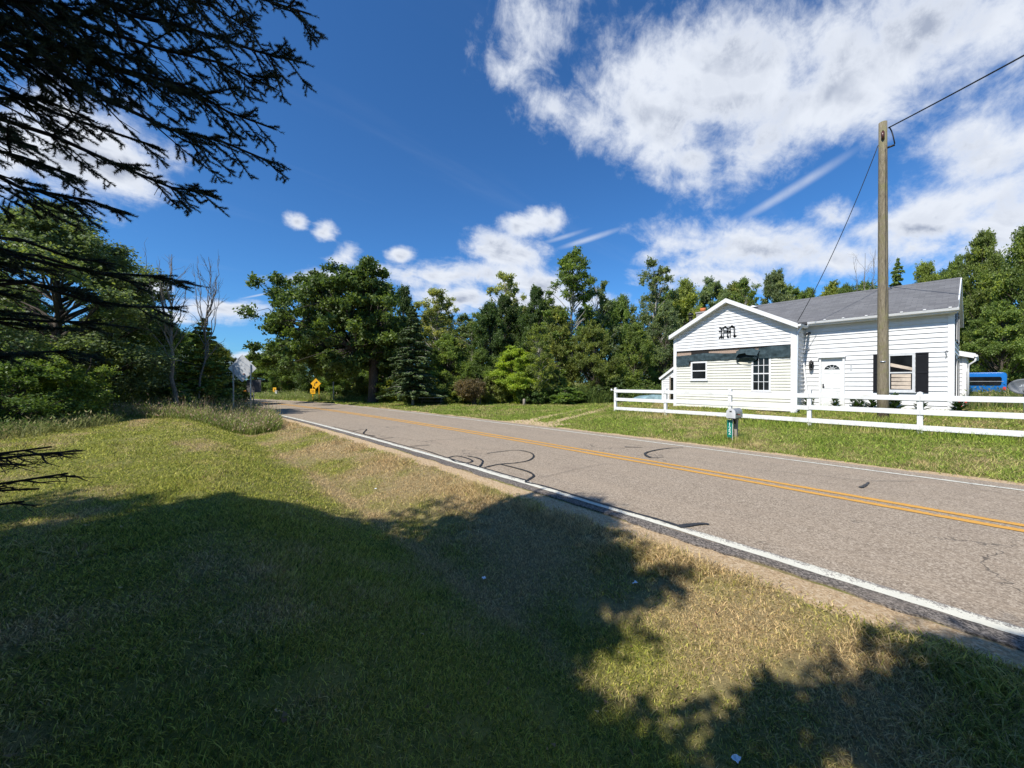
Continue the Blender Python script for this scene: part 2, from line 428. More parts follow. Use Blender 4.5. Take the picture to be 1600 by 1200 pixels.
def mk_shingle():
    m, T, out = material('shingles'); p = opos(T)
    sp = T.new('ShaderNodeSeparateXYZ'); T.put(sp.inputs[0], p)
    cb = T.new('ShaderNodeCombineXYZ'); T.put(cb.inputs[0], sp.outputs[1]); T.put(cb.inputs[1], T.math('MULTIPLY', sp.outputs[2], 2.05))
    br = T.new('ShaderNodeTexBrick'); T.put(br.inputs['Vector'], cb.outputs[0]); br.inputs['Scale'].default_value = 1.0
    br.inputs['Brick Width'].default_value = .31; br.inputs['Row Height'].default_value = .14; br.inputs['Mortar Size'].default_value = .008
    br.inputs['Color1'].default_value = (.07, .07, .072, 1); br.inputs['Color2'].default_value = (.12, .12, .122, 1); br.inputs['Mortar'].default_value = (.045, .045, .05, 1)
    n = T.noise(p, 120, 3, .7); n2 = T.noise(p, 1.2, 4)
    c = T.mix(T.math('MULTIPLY', n, .5), br.outputs[0], (.26, .26, .27)); c = T.mix(T.math('MULTIPLY', T.smooth(n2, .5, .75), .35), c, (.10, .10, .11))
    bsdf(T, out, c, .95, 0, .2, T.math('ADD', br.outputs['Fac'], T.math('MULTIPLY', n, -.4)), -.5, .01); return m
def mk_bark(name, a, b, sc_=(6, 6, 1.2), moss=None):
    m, T, out = material(name); p = opos(T)
    mpn = T.new('ShaderNodeMapping'); T.put(mpn.inputs[0], p); mpn.inputs['Scale'].default_value = sc_
    n = T.noise(mpn.outputs[0], 3.5, 7, .7, .4); n2 = T.noise(p, 2.2, 5, .65)
    c = T.ramp(n, [(.32, a), (.68, b)])
    if moss: c = T.mix(T.smooth(n2, .48, .68), c, moss)
    bsdf(T, out, c, .92, 0, .2, n, .9, .02); return m
M_ground = mk_ground(); M_blade = mk_blade()
M_leaf = mk_leaf('leaf', dark=.65); M_needle = mk_leaf('needle', .06, .5, .3, .5, 1.4, (1.1, 1.0, .8))
M_asph = mk_asphalt('asphalt'); M_edge = mk_asphalt('asphalt_edge', True)
M_white = mk_paint('edge_line_paint', (.66, .64, .54), .635, (.2, .18, .16))
M_yellow = mk_paint('centre_line_paint', (.62, .32, .06), .68, (.22, .17, .12))
M_tar = simple('tar', (.020, .020, .022), .45, var=.3, scale=20)
M_shingle = mk_shingle()
M_bark = mk_bark('bark', (.035, .028, .022), (.13, .11, .09))
M_barkp = mk_bark('pale_bark', (.16, .145, .12), (.42, .40, .35))
M_dead = mk_bark('dead_wood', (.10, .09, .075), (.27, .245, .21))
M_pole = mk_bark('pole_wood', (.09, .072, .048), (.31, .265, .185), (16, 16, 1.2), (.19, .175, .09))
M_sid = simple('white_siding', (.64, .64, .64), .5, var=.05, scale=3, stretch=(1.5, 1.5, .3), spec=.35, dirt=(.56, .56, .54))
M_yel = simple('cream_siding', (.60, .588, .51), .55, var=.06, scale=3, stretch=(1.5, 1.5, .3), dirt=(.49, .48, .38))
M_trim = simple('white_trim', (.67, .67, .67), .45, var=.03, scale=5)
M_fence = simple('fence_paint', (.67, .67, .665), .5, var=.08, scale=5, dirt=(.50, .49, .43), bump=.1)
M_glass = None
def mk_glass():
    m, T, out = material('window_glass'); n = T.noise(opos(T), 2.2, 3)
    bsdf(T, out, T.ramp(n, [(.3, (.006, .007, .008)), (.7, (.018, .02, .022))]), .08, 0, .25); return m
M_glass = mk_glass()
M_shut = simple('shutter_paint', (.014, .015, .018), .8, var=.12, spec=.12)
M_tarp = simple('tarp', (.040, .060, .068), .85, var=.35, scale=7, bump=.3, spec=.08)
M_osb = simple('sheathing_board', (.34, .25, .19), .9, var=.35, scale=30)
M_dark = simple('dark_void', (.015, .013, .012), .9)
M_metal = simple('galvanised', (.42, .44, .46), .42, .75, var=.12, scale=12)
M_signb = simple('sign_back', (.48, .49, .50), .55, .1, var=.25, scale=3.5, dirt=(.62, .63, .65))
M_ysign = simple('yellow_sign', (.80, .42, .02), .4, var=.05)
M_blk = simple('black_paint', (.015, .015, .016), .5)
M_grn = simple('green_sign', (.0, .17, .12), .4, var=.12)
M_refl = simple('white_digits', (.75, .85, .80), .4)
M_woodg = mk_bark('weathered_wood', (.17, .14, .11), (.42, .37, .31), (10, 10, 1))
M_brick = simple('orange_clay', (.50, .15, .05), .8, var=.2, scale=15)
M_stone = simple('grey_masonry', (.30, .28, .26), .9, var=.2, scale=14)
M_blue = simple('blue_car_paint', (.006, .13, .42), .25, .0, var=.05, spec=.6)
M_rub = simple('rubber', (.02, .02, .02), .8)
M_dish = simple('dish_grey', (.13, .14, .155), .5, var=.1)
M_red = simple('red_plastic', (.55, .05, .04), .5)
M_cover = simple('pale_blue_cover', (.17, .26, .28), .5, var=.45, scale=3, dirt=(.35, .45, .48), bump=.4)
M_paper = simple('paper', (.8, .82, .85), .7)
M_cable = simple('cable', (.012, .012, .013), .6)
M_curtain = simple('curtain', (.50, .42, .34), .9, var=.2, scale=6)
M_copper = simple('dark_iron', (.035, .034, .034), .5, .3)
M_soil = simple('soil', (.05, .035, .022), .95, var=.3, scale=20)
# ------------------------------------------------------------------ terrain and road
gx = np.concatenate([np.linspace(-900, -100, 9), np.linspace(-90, -12, 27), np.linspace(-11, -1.2, 36), np.linspace(-1, 5, 61), np.linspace(5.2, 12, 18), np.linspace(12.1, 22, 76), np.linspace(22.5, 60, 60), np.linspace(65, 160, 16), np.linspace(220, 1300, 10)])
gy = np.concatenate([np.linspace(-900, -60, 8), np.linspace(-50, -4.5, 24), np.linspace(-4, 26, 151), np.linspace(26.5, 70, 88), np.linspace(72, 160, 40), np.linspace(200, 1300, 12)])
X, Y = np.meshgrid(gx, gy); Zt = hgt(X, Y)
V = np.stack([X, Y, Zt], -1).reshape(-1, 3); nx, ny = len(gx), len(gy)
ii, jj = np.meshgrid(np.arange(nx - 1), np.arange(ny - 1)); b0 = (jj * nx + ii).ravel()
F = np.stack([b0, b0 + 1, b0 + 1 + nx, b0 + nx], 1)
me = np_mesh('ground', V, F, {'dry': ('FLOAT', dryness(V[:, 0], V[:, 1])), 'grav': ('FLOAT', gravel(V[:, 0], V[:, 1]))}, True)
tag(link('ground', me, None, M_ground), 'grassy ground with a roadside ditch', kind='structure')

ss = np.concatenate([np.arange(-60, -3, 3.0), np.arange(-3, 30, .25), np.arange(30, 110, .5)])
def strip(u0, u1, z, s=None, jit=0, seed=0):
    s = ss if s is None else s
    j0 = (vnoise(s * 2.1, s * 0 + 3, seed) - .5) * jit + (vnoise(s * 9.1, s * 0 + 5, seed) - .5) * jit * .6
    j1 = (vnoise(s * 2.3, s * 0 + 7, seed + 1) - .5) * jit
    a = np.stack([u0 - off(s) + j0, s, s * 0 + z], 1); b = np.stack([u1 - off(s) + j1 * (1 if jit > .05 else 0), s, s * 0 + z], 1)
    V = np.concatenate([a, b]); n = len(s); i = np.arange(n - 1)
    return V, np.stack([i, i + n, i + n + 1, i + 1], 1)
def road_mesh():
    # slab with real edge thickness
    V, F = strip(4.80, 12.02, .0, jit=0); 
    Va, Fa = strip(4.80, 12.02, -.08)
    n = len(ss); i = np.arange(n - 1); o_ = len(V)
    side1 = np.stack([i + o_, i, i + 1, i + 1 + o_], 1); side2 = np.stack([i + n, i + n + o_, i + n + 1 + o_, i + n + 1], 1)
    return np.concatenate([V, Va]), np.concatenate([F[:, ::-1] * 0 + F, side1, side2])
V, F = road_mesh(); tag(link('road', np_mesh('road', V, F), None, M_asph), 'grey chip-sealed two lane road bending left', kind='structure')
sE = np.arange(-20, 50, .08); V, F = strip(4.66, 4.88, .004, sE, .09, 4); Vb = V.copy(); Vb[:, 2] = -.06; nE = len(sE); iE = np.arange(nE - 1)
F = np.concatenate([F, np.stack([iE, iE + 1, iE + 1 + 2 * nE, iE + 2 * nE], 1)]); V = np.concatenate([V, Vb])

tag(link('road_edge', np_mesh('road_edge', V, F), None, M_edge), 'dark crumbling asphalt along the near edge of the road', kind='structure')
def marking(name, parts, mat, lab):
    Vs, Fs, b, Es = [], [], 0, []
    for (u0, u1) in parts:
        V, F = strip(u0, u1, .008, np.concatenate([np.arange(-40, 30, .1), np.arange(30, 100, .5)]), .03, 9); Vs.append(V); Fs.append(F + b); b += len(V); Es.append(np.repeat([0., 1.], len(V) // 2))
    tag(link(name, np_mesh(name, np.concatenate(Vs), np.concatenate(Fs), {'edge': ('FLOAT', np.concatenate(Es))}), None, mat), lab, kind='structure')
marking('road_edge_lines', [(4.87, 5.05), (11.42, 11.54)], M_white, 'worn white edge lines painted along both sides of the road')
marking('road_centre_lines', [(8.28, 8.43), (8.60, 8.75)], M_yellow, 'double yellow centre line painted on the road')

def road_ribbon(mb, pts, wpx):
    """tar ribbon following measured points on the road surface; width in metres"""
    g = [PG(x, y)[:2] for x, y in pts]
    # densify with Catmull-Rom
    out = []
    for i in range(len(g) - 1):
        p0, p1, p2, p3 = g[max(i - 1, 0)], g[i], g[i + 1], g[min(i + 2, len(g) - 1)]
        for t in np.linspace(0, 1, 8, endpoint=False):
            out.append(.5 * ((2 * p1) + (-p0 + p2) * t + (2 * p0 - 5 * p1 + 4 * p2 - p3) * t * t + (-p0 + 3 * p1 - 3 * p2 + p3) * t ** 3))
    out.append(g[-1]); n = len(out); vs = []
    for i, p in enumerate(out):
        d = out[min(i + 1, n - 1)] - out[max(i - 1, 0)]; d = d / max(np.linalg.norm(d), 1e-6); q = np.array([-d[1], d[0]])
        w = wpx[0] + (wpx[1] - wpx[0]) * i / (n - 1); w *= .55 + .4 * random.Random(i * 7 + int(pts[0][0])).random()
        for k in (-1, 1): vs.append((*(p + q * k * w / 2), RZ[0]))
    mb.add(vs, [(2 * i, 2 * i + 1, 2 * i + 3, 2 * i + 2) for i in range(n - 1)])
RZ = [.012]
tar = MB()
for pts, w in [
    ([(760,709),(803,704),(826,707),(834,713),(826,720),(805,724),(780,726),(757,731)], (.05,.07)),
    ([(782,726),(806,732),(826,738),(834,744),(828,749),(822,754),(840,758),(862,764),(885,771),(930,785),(985,801),(1035,815),(1062,824)], (.07,.09)),
    ([(700,716),(712,713),(728,716),(738,721),(728,724),(712,722),(703,717)], (.06,.06)),
    ([(730,713),(745,716),(754,721),(750,729),(745,730)], (.06,.07)),
    ([(640,699),(660,703),(690,713),(720,722),(745,729),(800,745),(822,751)], (.04,.05)),
    ([(550,674),(572,671),(568,678),(586,682)], (.05,.07)), ([(590,686),(616,684)], (.05,.05)), ([(640,698),(671,696)], (.05,.06)),
    ([(520,667),(550,674),(600,688),(640,699)], (.03,.04)),
    ([(1060,825),(1078,822),(1098,820),(1109,821)], (.16,.04)),
    ([(1068,700),(1045,701),(1025,704),(1010,708),(1009,712),(1016,715)], (.05,.12)),
    ([(1010,713),(1018,716),(1038,715)], (.10,.03)),
    ([(976,699),(990,699.5),(1004,700)], (.10,.05)),
    ([(1345,763),(1352,760),(1358,755)], (.10,.05)),
    ([(840,748),(870,742),(905,733),(945,726)], (.012,.012)),
    ([(905,690),(960,692),(1020,700)], (.012,.012)), ([(1180,735),(1230,739),(1300,746)], (.015,.015)), ([(1290,745),(1350,752),(1430,753)], (.012,.02)), ([(1480,760),(1540,768),(1600,777)], (.015,.015))]:
    road_ribbon(tar, pts, w); RZ[0] += .0006
tag(tar.build('road_tar_seams', M_tar), 'black tar squiggles sealing cracks in the road', kind='structure')

# ------------------------------------------------------------------ grass
rng = np.random.default_rng(7)
def blades(P0, length, width, col, lean=.5, name='grass', bent=True):
    n = len(P0); a = rng.uniform(0, 2 * np.pi, n); ld = rng.uniform(0, 2 * np.pi, n)
    side = np.stack([np.cos(a), np.sin(a), np.zeros(n)], 1) * (width / 2)[:, None]
    lv = np.stack([np.cos(ld), np.sin(ld), np.zeros(n)], 1) * (length * lean * rng.uniform(.2, 1.3, n))[:, None]
    up = np.zeros((n, 3)); up[:, 2] = length
    if bent:
        mid = P0 + up * .55 + lv * .35; tip = P0 + up * .92 + lv
        V = np.stack([P0 - side, P0 + side, mid + side * .75, tip, mid - side * .75], 1).reshape(-1, 3)
        b = np.arange(n) * 5
        F = np.concatenate([np.stack([b, b + 1, b + 2, b + 4], 1), np.stack([b + 4, b + 2, b + 3, b + 3], 1)])
        # triangles for the tip: use separate face sizes -> make all triangles
        F = np.concatenate([np.stack([b, b + 1, b + 2], 1), np.stack([b, b + 2, b + 4], 1), np.stack([b + 4, b + 2, b + 3], 1)])
        k = 5
    else:
        tip = P0 + up + lv; V = np.stack([P0 - side, P0 + side, tip], 1).reshape(-1, 3)
        b = np.arange(n) * 3; F = np.stack([b, b + 1, b + 2], 1); k = 3
    Cc = np.repeat(np.concatenate([col, np.ones((n, 1))], 1), k, 0)
    # roots darker and yellower, tips lighter: the blade's own colouring
    return V, F, Cc
GREEN = np.array([.205, .260, .034]); YGR = np.array([.53, .50, .10]); STRAW = np.array([.60, .45, .235]); DEEP = np.array([.065, .115, .015])
def grass_col(x, y, n):
    d = dryness(x, y) + rng.normal(0, .16, n); g = rng.uniform(0, 1, n)
    base = GREEN + (YGR - GREEN) * g[:, None] ** .8
    deep = rng.uniform(0, 1, n) < .14; base[deep] = DEEP
    base = base * np.where((x + off(y) > 12)[:, None], np.array([.72, .92, .8]), 1.0)
    t = sstep(d, .25, .85)[:, None]
    c = base * (1 - t) + STRAW * t
    return c * rng.uniform(.42, 1.55, n)[:, None]
def in_house(x, y): return ((x > 20.4) & (x < 31) & (y > .2) & (y < 12.6)) | ((x > 19.2) & (x < 21) & (y > 4.8) & (y < 10.3))
def scatter(r0, r1, dens, th0, th1):
    """points in a sector around the camera; angles from the viewing direction, + = right"""
    n = int((th1 - th0) * (r1 * r1 - r0 * r0) / 2 * dens)
    r = np.sqrt(rng.uniform(r0 * r0, r1 * r1, n)); t = rng.uniform(th0, th1, n) + TH
    return np.stack([np.sin(t) * r, np.cos(t) * r], 1)
parts = []; TH0, TH1 = -1.15, 1.1
rings = [1.2, 2.0, 2.8, 3.8, 5, 6.5, 8.5, 11, 14, 18, 23, 29, 36, 46, 60]
for r0, r1 in zip(rings[:-1], rings[1:]):
    r = (r0 + r1) / 2; dens = min(9500, 9500 * (3.2 / r) ** 1.65)
    q_ = scatter(r0, r1, dens, TH0, TH1); x, y = q_[:, 0], q_[:, 1]; u = x + off(y)
    gv = gravel(x, y)
    left_wild = (u < 4) & (y > 17.5)
    keep = ~((u > 4.40) & (u < 12.15)) & ~in_house(x, y) & (rng.uniform(0, 1, len(x)) > gv * .93) & (x > -30)
    thin = (fbm(x * 1.7, y * 1.7, 77, 3) > .30) | (rng.uniform(0, 1, len(x)) < .35)
    keep &= thin
    x, y, u = x[keep], y[keep], u[keep]; n = len(x)
    if n == 0: continue
    P0 = np.stack([x, y, hgt(x, y) - .004], 1)
    tall = np.where(u > 12, 1.5, 1.0) * (1 + .6 * (fbm(x * 1.1, y * 1.1, 55, 3) > .6))
    tuft = (np.exp(-((u - 4.0) / .25) ** 2)) * (fbm(x * 2, y * 2, 91, 2) > .5)
    L = (.024 + .0008 * r) * tall * rng.uniform(.55, 1.5, n) * (1 + 1.3 * tuft)
    Wd = (.0026 + .00125 * r) * rng.uniform(.7, 1.3, n)
    parts.append(blades(P0, L, Wd, grass_col(x, y, n), 1.3, bent=r < 6))
# fence line: uncut tufts under the rails, and round mailbox, posts, pole
def tufts(n, fx, fy, L, wd, lean=.5, colf=None):
    x = fx(n); y = fy(n); P0 = np.stack([x, y, hgt(x, y) - .01], 1)
    c = grass_col(x, y, n) if colf is None else colf(n)
    parts.append(blades(P0, L * rng.uniform(.4, 1.3, n), wd * rng.uniform(.7, 1.3, n), c, lean, bent=True))
tufts(9000, lambda n: rng.normal(16.7, .22, n), lambda n: rng.uniform(-6, 12.3, n), .20, .012)
tufts(900, lambda n: rng.normal(13.35, .22, n), lambda n: rng.normal(5.0, .25, n), .22, .010)
tufts(700, lambda n: rng.normal(18.6, .3, n), lambda n: rng.normal(2.2, .3, n), .22, .012)
tufts(5000, lambda n: rng.normal(20.1, .3, n), lambda n: rng.uniform(-4, 5, n), .22, .014)
def join(parts):
    Vs, Fs, Cs, b = [], [], [], 0
    for V, F, Cc in parts: Vs.append(V); Fs.append(F + b); Cs.append(Cc); b += len(V)
    return np.concatenate(Vs), np.concatenate(Fs), np.concatenate(Cs)
V, F, Cc = join(parts); print('grass faces', len(F))
tag(link('grass', np_mesh('grass', V, F, {'col': ('FLOAT_COLOR', Cc)}), None, M_blade), 'mown grass on the lawn, the ditch and the yard', 'grass', kind='stuff')

# ------------------------------------------------------------------ tall weeds
def weeds(name, label, regions, cols, cat='weeds'):
    ps = []
    for (n, fn, L, wd, lean) in regions:
        x, y = fn(n); P0 = np.stack([x, y, hgt(x, y) - .02], 1); n = len(x)
        k = rng.integers(0, len(cols), n)
        if L < .5: k = rng.integers(3, len(cols) - 1, n)
        c = np.array(cols)[k] * rng.uniform(.65, 1.35, n)[:, None]
        hh = L * rng.uniform(.35, 1.15, n) * (.6 + .8 * fbm(x * .8, y * .8, 33, 3))
        ps.append(blades(P0, hh, wd * rng.uniform(.6, 1.4, n), c, lean))
        # seed heads / leaf flecks up the stems
        m = rng.uniform(0, 1, n) < .55; xs, ys, hs = x[m], y[m], hh[m]; q = len(xs); t = rng.uniform(.45, 1.05, q)
        Q = np.stack([xs + rng.normal(0, .05, q), ys + rng.normal(0, .05, q), hgt(xs, ys) + hs * t], 1)
        ps.append(blades(Q, np.full(q, .09), np.full(q, wd * 2.6), np.array(cols)[rng.integers(0, len(cols), q)] * rng.uniform(.8, 1.5, q)[:, None], 1.1, bent=False))
    V, F, Cc = join(ps)
    return tag(link(name, np_mesh(name, V, F, {'col': ('FLOAT_COLOR', Cc)}), None, M_blade), label, cat, kind='stuff')
def poly_pts(poly):
    """uniform points inside a polygon given in the camera's ground frame (right, forward)"""
    def f(n):
        p = np.array(poly, float); lo, hi = p.min(0), p.max(0); out = []
        q = rng.uniform(lo, hi, (n, 2)); ins = np.zeros(n, bool); j = len(p) - 1
        for i in range(len(p)):
            cnd = ((p[i, 1] > q[:, 1]) != (p[j, 1] > q[:, 1])) & (q[:, 0] < (p[j, 0] - p[i, 0]) * (q[:, 1] - p[i, 1]) / (p[j, 1] - p[i, 1] + 1e-9) + p[i, 0])
            ins ^= cnd; j = i
        q = q[ins]; w = q[:, :1] * RT[None, :2] + q[:, 1:] * FW[None, :2]
        u = w[:, 0] + off(w[:, 1]); k = (u < 4.35) | (u > 12.4)
        return w[k, 0], w[k, 1]
    return f
STR = [(.44, .36, .21), (.44, .29, .21), (.34, .22, .16), (.22, .27, .06), (.17, .24, .045), (.34, .33, .12), (.24, .28, .07), (.20, .26, .05), (.50, .42, .26)]
GRN = [(.10, .15, .035), (.16, .21, .045), (.075, .12, .03), (.23, .24, .08), (.32, .27, .13)]
WCOLS = None
weeds('tall_weeds', 'tall pinkish dry weeds at the end of the mown lawn', [
    (5000, poly_pts([(-20.5, 18.0), (-12.8, 17.4), (-10.6, 17.2), (-12.0, 20), (-15.2, 26), (-26, 28)]), 1.15, .011, .3),
    (62000, poly_pts([(-20.5, 17.5), (-16.5, 17.2), (-12.8, 16.9), (-11.0, 16.5), (-10.4, 17.0), (-12.0, 19.5), (-15.2, 26), (-26, 30), (-30, 23)]), .60, .014, .6),
    (30000, poly_pts([(-21, 17.0), (-16.5, 16.8), (-12.8, 16.4), (-10.8, 16.0), (-9.9, 16.6), (-11.8, 19.5), (-15.2, 26), (-30, 24)]), .38, .02, .8),
    (9000, poly_pts([(-12.8, 16.6), (-10.9, 16.2), (-10.2, 16.7), (-11.2, 18.0), (-13, 18.5)]), .45, .016, .5)], STR)
weeds('rough_grass', 'rough uncut grass in the shade of the trees left of the lawn', [
    (60000, poly_pts([(-13.5, 10.0), (-15.0, 14.6), (-17.5, 17.2), (-26, 22), (-40, 22), (-36, 8), (-20, 7)]), .42, .02, 1.0)], GRN)
_n = 2600; q_ = scatter(1.4, 12, _n / 190.0, TH0, TH1); x, y = q_[:, 0], q_[:, 1]; _k = (x + off(y)) < 4.3; x, y = x[_k], y[_k]
P0 = np.stack([x, y, hgt(x, y) + rng.uniform(.012, .04, len(x))], 1); LV, LF, LC = blades(P0, rng.uniform(.006, .02, len(x)), rng.uniform(.012, .03, len(x)), np.array([(.30, .20, .11), (.20, .12, .07), (.45, .36, .22)])[rng.integers(0, 3, len(x))], 1.8, bent=False)
tag(link('fallen_leaves', np_mesh('fallen_leaves', LV, LF, {'col': ('FLOAT_COLOR', LC)}), None, M_blade), 'small dead leaves and bits scattered in the lawn', 'fallen leaves', kind='stuff')
weeds('roadside_weeds', 'yellow and green weeds on the far side of the road under the big maple', [
    (26000, poly_pts([(-27, 43), (-19.5, 40.5), (-14.5, 37), (-13, 38.5), (-17, 45), (-30, 52), (-36, 52)]), .6, .028, .4),
    (14000, poly_pts([(-30, 50), (-22, 46), (-14, 38), (-10, 38), (-10, 44), (-30, 60)]), .9, .03, .4)], [(.16,.24,.05),(.24,.32,.06),(.12,.18,.04),(.34,.34,.10)] + STR[3:])
weeds('yard_weeds', 'green weeds growing behind the white fence beside the house', [
    (16000, poly_pts([(18.5, 15.5), (22.5, 15.5), (30, 21), (30, 26), (24, 24), (18.6, 17)]), .8, .022, .5)], GRN)
weeds('wood_edge_undergrowth', 'low leafy undergrowth along the foot of the wood', [
    (60000, poly_pts([(-9.5, 33.5), (13, 31), (14, 34), (-9, 40)]), 1.3, .045, .6)], GRN[:3])
# ------------------------------------------------------------------ trees
def seg_mesh(name, segs, n=6):
    """tapered prisms; segs: list of (p0,p1,r0,r1)"""
    A = np.array([s[0] for s in segs], float); B = np.array([s[1] for s in segs], float)
    r0 = np.array([s[2] for s in segs]); r1 = np.array([s[3] for s in segs])
    d = norm(B - A); ref = np.where(np.abs(d[:, 2:]) < .9, np.array([[0, 0, 1.]]), np.array([[1., 0, 0]]))
    a = norm(np.cross(d, ref)); c = np.cross(d, a)
    t = np.arange(n) * 2 * np.pi / n
    ring = a[:, None, :] * np.cos(t)[None, :, None] + c[:, None, :] * np.sin(t)[None, :, None]
    V = np.concatenate([A[:, None] + ring * r0[:, None, None], B[:, None] + ring * r1[:, None, None]], 1)
    b = (np.arange(len(segs)) * 2 * n)[:, None]; k = np.arange(n)[None]; k2 = (k + 1) % n
    F = np.stack([b + k, b + k2, b + n + k2, b + n + k], -1).reshape(-1, 4)
    return np_mesh(name, V.reshape(-1, 3), F, None, True)
def limb(segs, p0, p1, r0, r1, rnd, k=4, sag=0.0, wob=.08):
    p0, p1 = np.array(p0, float), np.array(p1, float); L = np.linalg.norm(p1 - p0); prev = p0; pr = r0
    for i in range(1, k + 1):
        t = i / k; p = p0 + (p1 - p0) * t; p[2] += sag * L * math.sin(math.pi * t)
        if i < k: p = p + rnd.normal(0, wob * L / k, 3)
        r = r0 + (r1 - r0) * t; segs.append((prev, p, pr, r)); prev = p; pr = r
def leaves(cent, rad, n_spr, per, size, rnd, flat=.8, scatter=.14, elong=1.7, upb=.35, droop=0.0):
    """leafy sprigs radiating from clump centres"""
    M = len(cent); d = norm(rnd.normal(0, 1, (M, n_spr, 3))); d[..., 2] = d[..., 2] * flat + .1
    Ls = rad[:, None] * rnd.uniform(.6, 1.35, (M, n_spr))
    t = rnd.uniform(.15, 1.0, (M, n_spr, per)) ** .7
    p = cent[:, None, None, :] + d[:, :, None, :] * (Ls[..., None] * t)[..., None]
    p = p + rnd.normal(0, 1, p.shape) * (rad[:, None, None, None] * scatter)
    if droop: p[..., 2] -= droop * (t * Ls[..., None]) ** 2
    out = np.broadcast_to(d[:, :, None, :], p.shape)
    nrm = norm(out * .45 + rnd.normal(0, .75, p.shape) + np.array([0, 0, upb]))
    p = p.reshape(-1, 3); nrm = nrm.reshape(-1, 3); N = len(p)
    a = norm(np.cross(nrm, rnd.normal(0, 1, (N, 3)))); b = np.cross(nrm, a)
    s = (size * rnd.uniform(.6, 1.35, N))[:, None]
    V = np.stack([p - a * s * elong * .5, p - b * s * .5 + a * s * .1, p + a * s * elong * .5, p + b * s * .5 + a * s * .1], 1).reshape(-1, 3)
    lv_c = rnd.uniform(-.24, .24, (M, 1, 1)); lv = np.clip(rnd.uniform(0, 1, (M, n_spr, per)) * .8 + .1 + lv_c + rnd.uniform(-.1, .1, (M, n_spr, 1)), 0, 1).reshape(-1)
    return V, np.repeat(lv, 4)
def leaf_mesh(name, V, lv):
    b = np.arange(len(V) // 4)[:, None] * 4; F = b + np.arange(4)[None]
    return np_mesh(name, V, F, {'lv': ('FLOAT', lv)})
def broadleaf(seed, H_, R, base=.22, n=60, rc=.95, spr=22, per=16, leaf=.12, prof=None, trunk=.16, lean=0, open_=.0, multi=1, fl=.8):
    """returns (trunk mesh, crown mesh)"""
    r = np.random.default_rng(seed); prof = prof or (lambda t: math.sin(math.pi * min(1, .12 + t * .86)) ** .7)
    cs, rs = [], []
    for i in range(n):
        t = r.uniform(0, 1); z = H_ * (base + (1 - base) * t) - rc * .45
        e = R * prof(t) * (.72 + .45 * vnoise(np.array(t * 4.0), np.array(r.uniform(0, 99)), seed))
        a = r.uniform(0, 2 * math.pi); rr = e * (r.uniform(.15, 1) ** .5) - rc * .4 * r.uniform(0, 1)
        rr = max(rr, 0)
        cs.append((math.cos(a) * rr + lean * t, math.sin(a) * rr, z)); rs.append(rc * r.uniform(.6, 1.25) * (1 - .35 * t))
    cs = np.array(cs); rs = np.array(rs)
    V, lv = leaves(cs, rs, spr, per, leaf, r, flat=fl)
    segs = []
    for m in range(multi):
        ox = r.normal(0, .25, 2) if multi > 1 else np.zeros(2)
        top = np.array([lean * .8 + ox[0] * 3, ox[1] * 3, H_ * .9])
        pts = [np.array([ox[0], ox[1], -.3])]; kk = 7
        for i in range(1, kk + 1):
            t = i / kk; pts.append(np.array([ox[0], ox[1], -.3]) * (1 - t) + top * t + np.array([*r.normal(0, .12 * t, 2), 0]))
        rad = [trunk * (1.35 if i == 0 else 1) * (1 - .88 * (i / kk)) + .01 for i in range(kk + 1)]
        for i in range(kk): segs.append((pts[i], pts[i + 1], rad[i], rad[i + 1]))
    P_ = np.array(pts); 
    for c, rr in zip(cs, rs):
        if r.uniform() < open_: continue
        z0 = max(H_ * base * .8, c[2] - (np.hypot(c[0], c[1]) * r.uniform(.7, 1.1) + .2)); z0 = min(z0, H_ * .85)
        s0 = np.array([np.interp(z0, P_[:, 2], P_[:, 0]), np.interp(z0, P_[:, 2], P_[:, 1]), z0])
        w = trunk * (1 - z0 / H_) * .42 + .012
        limb(segs, s0, c, w, .012, r, 4, .05)
        for q in range(3):
            e = c + norm(r.normal(0, 1, 3)) * rr * 1.05; limb(segs, c, e, .014, .006, r, 2)
    return seg_mesh('trunk', segs), leaf_mesh('crown', V, lv)
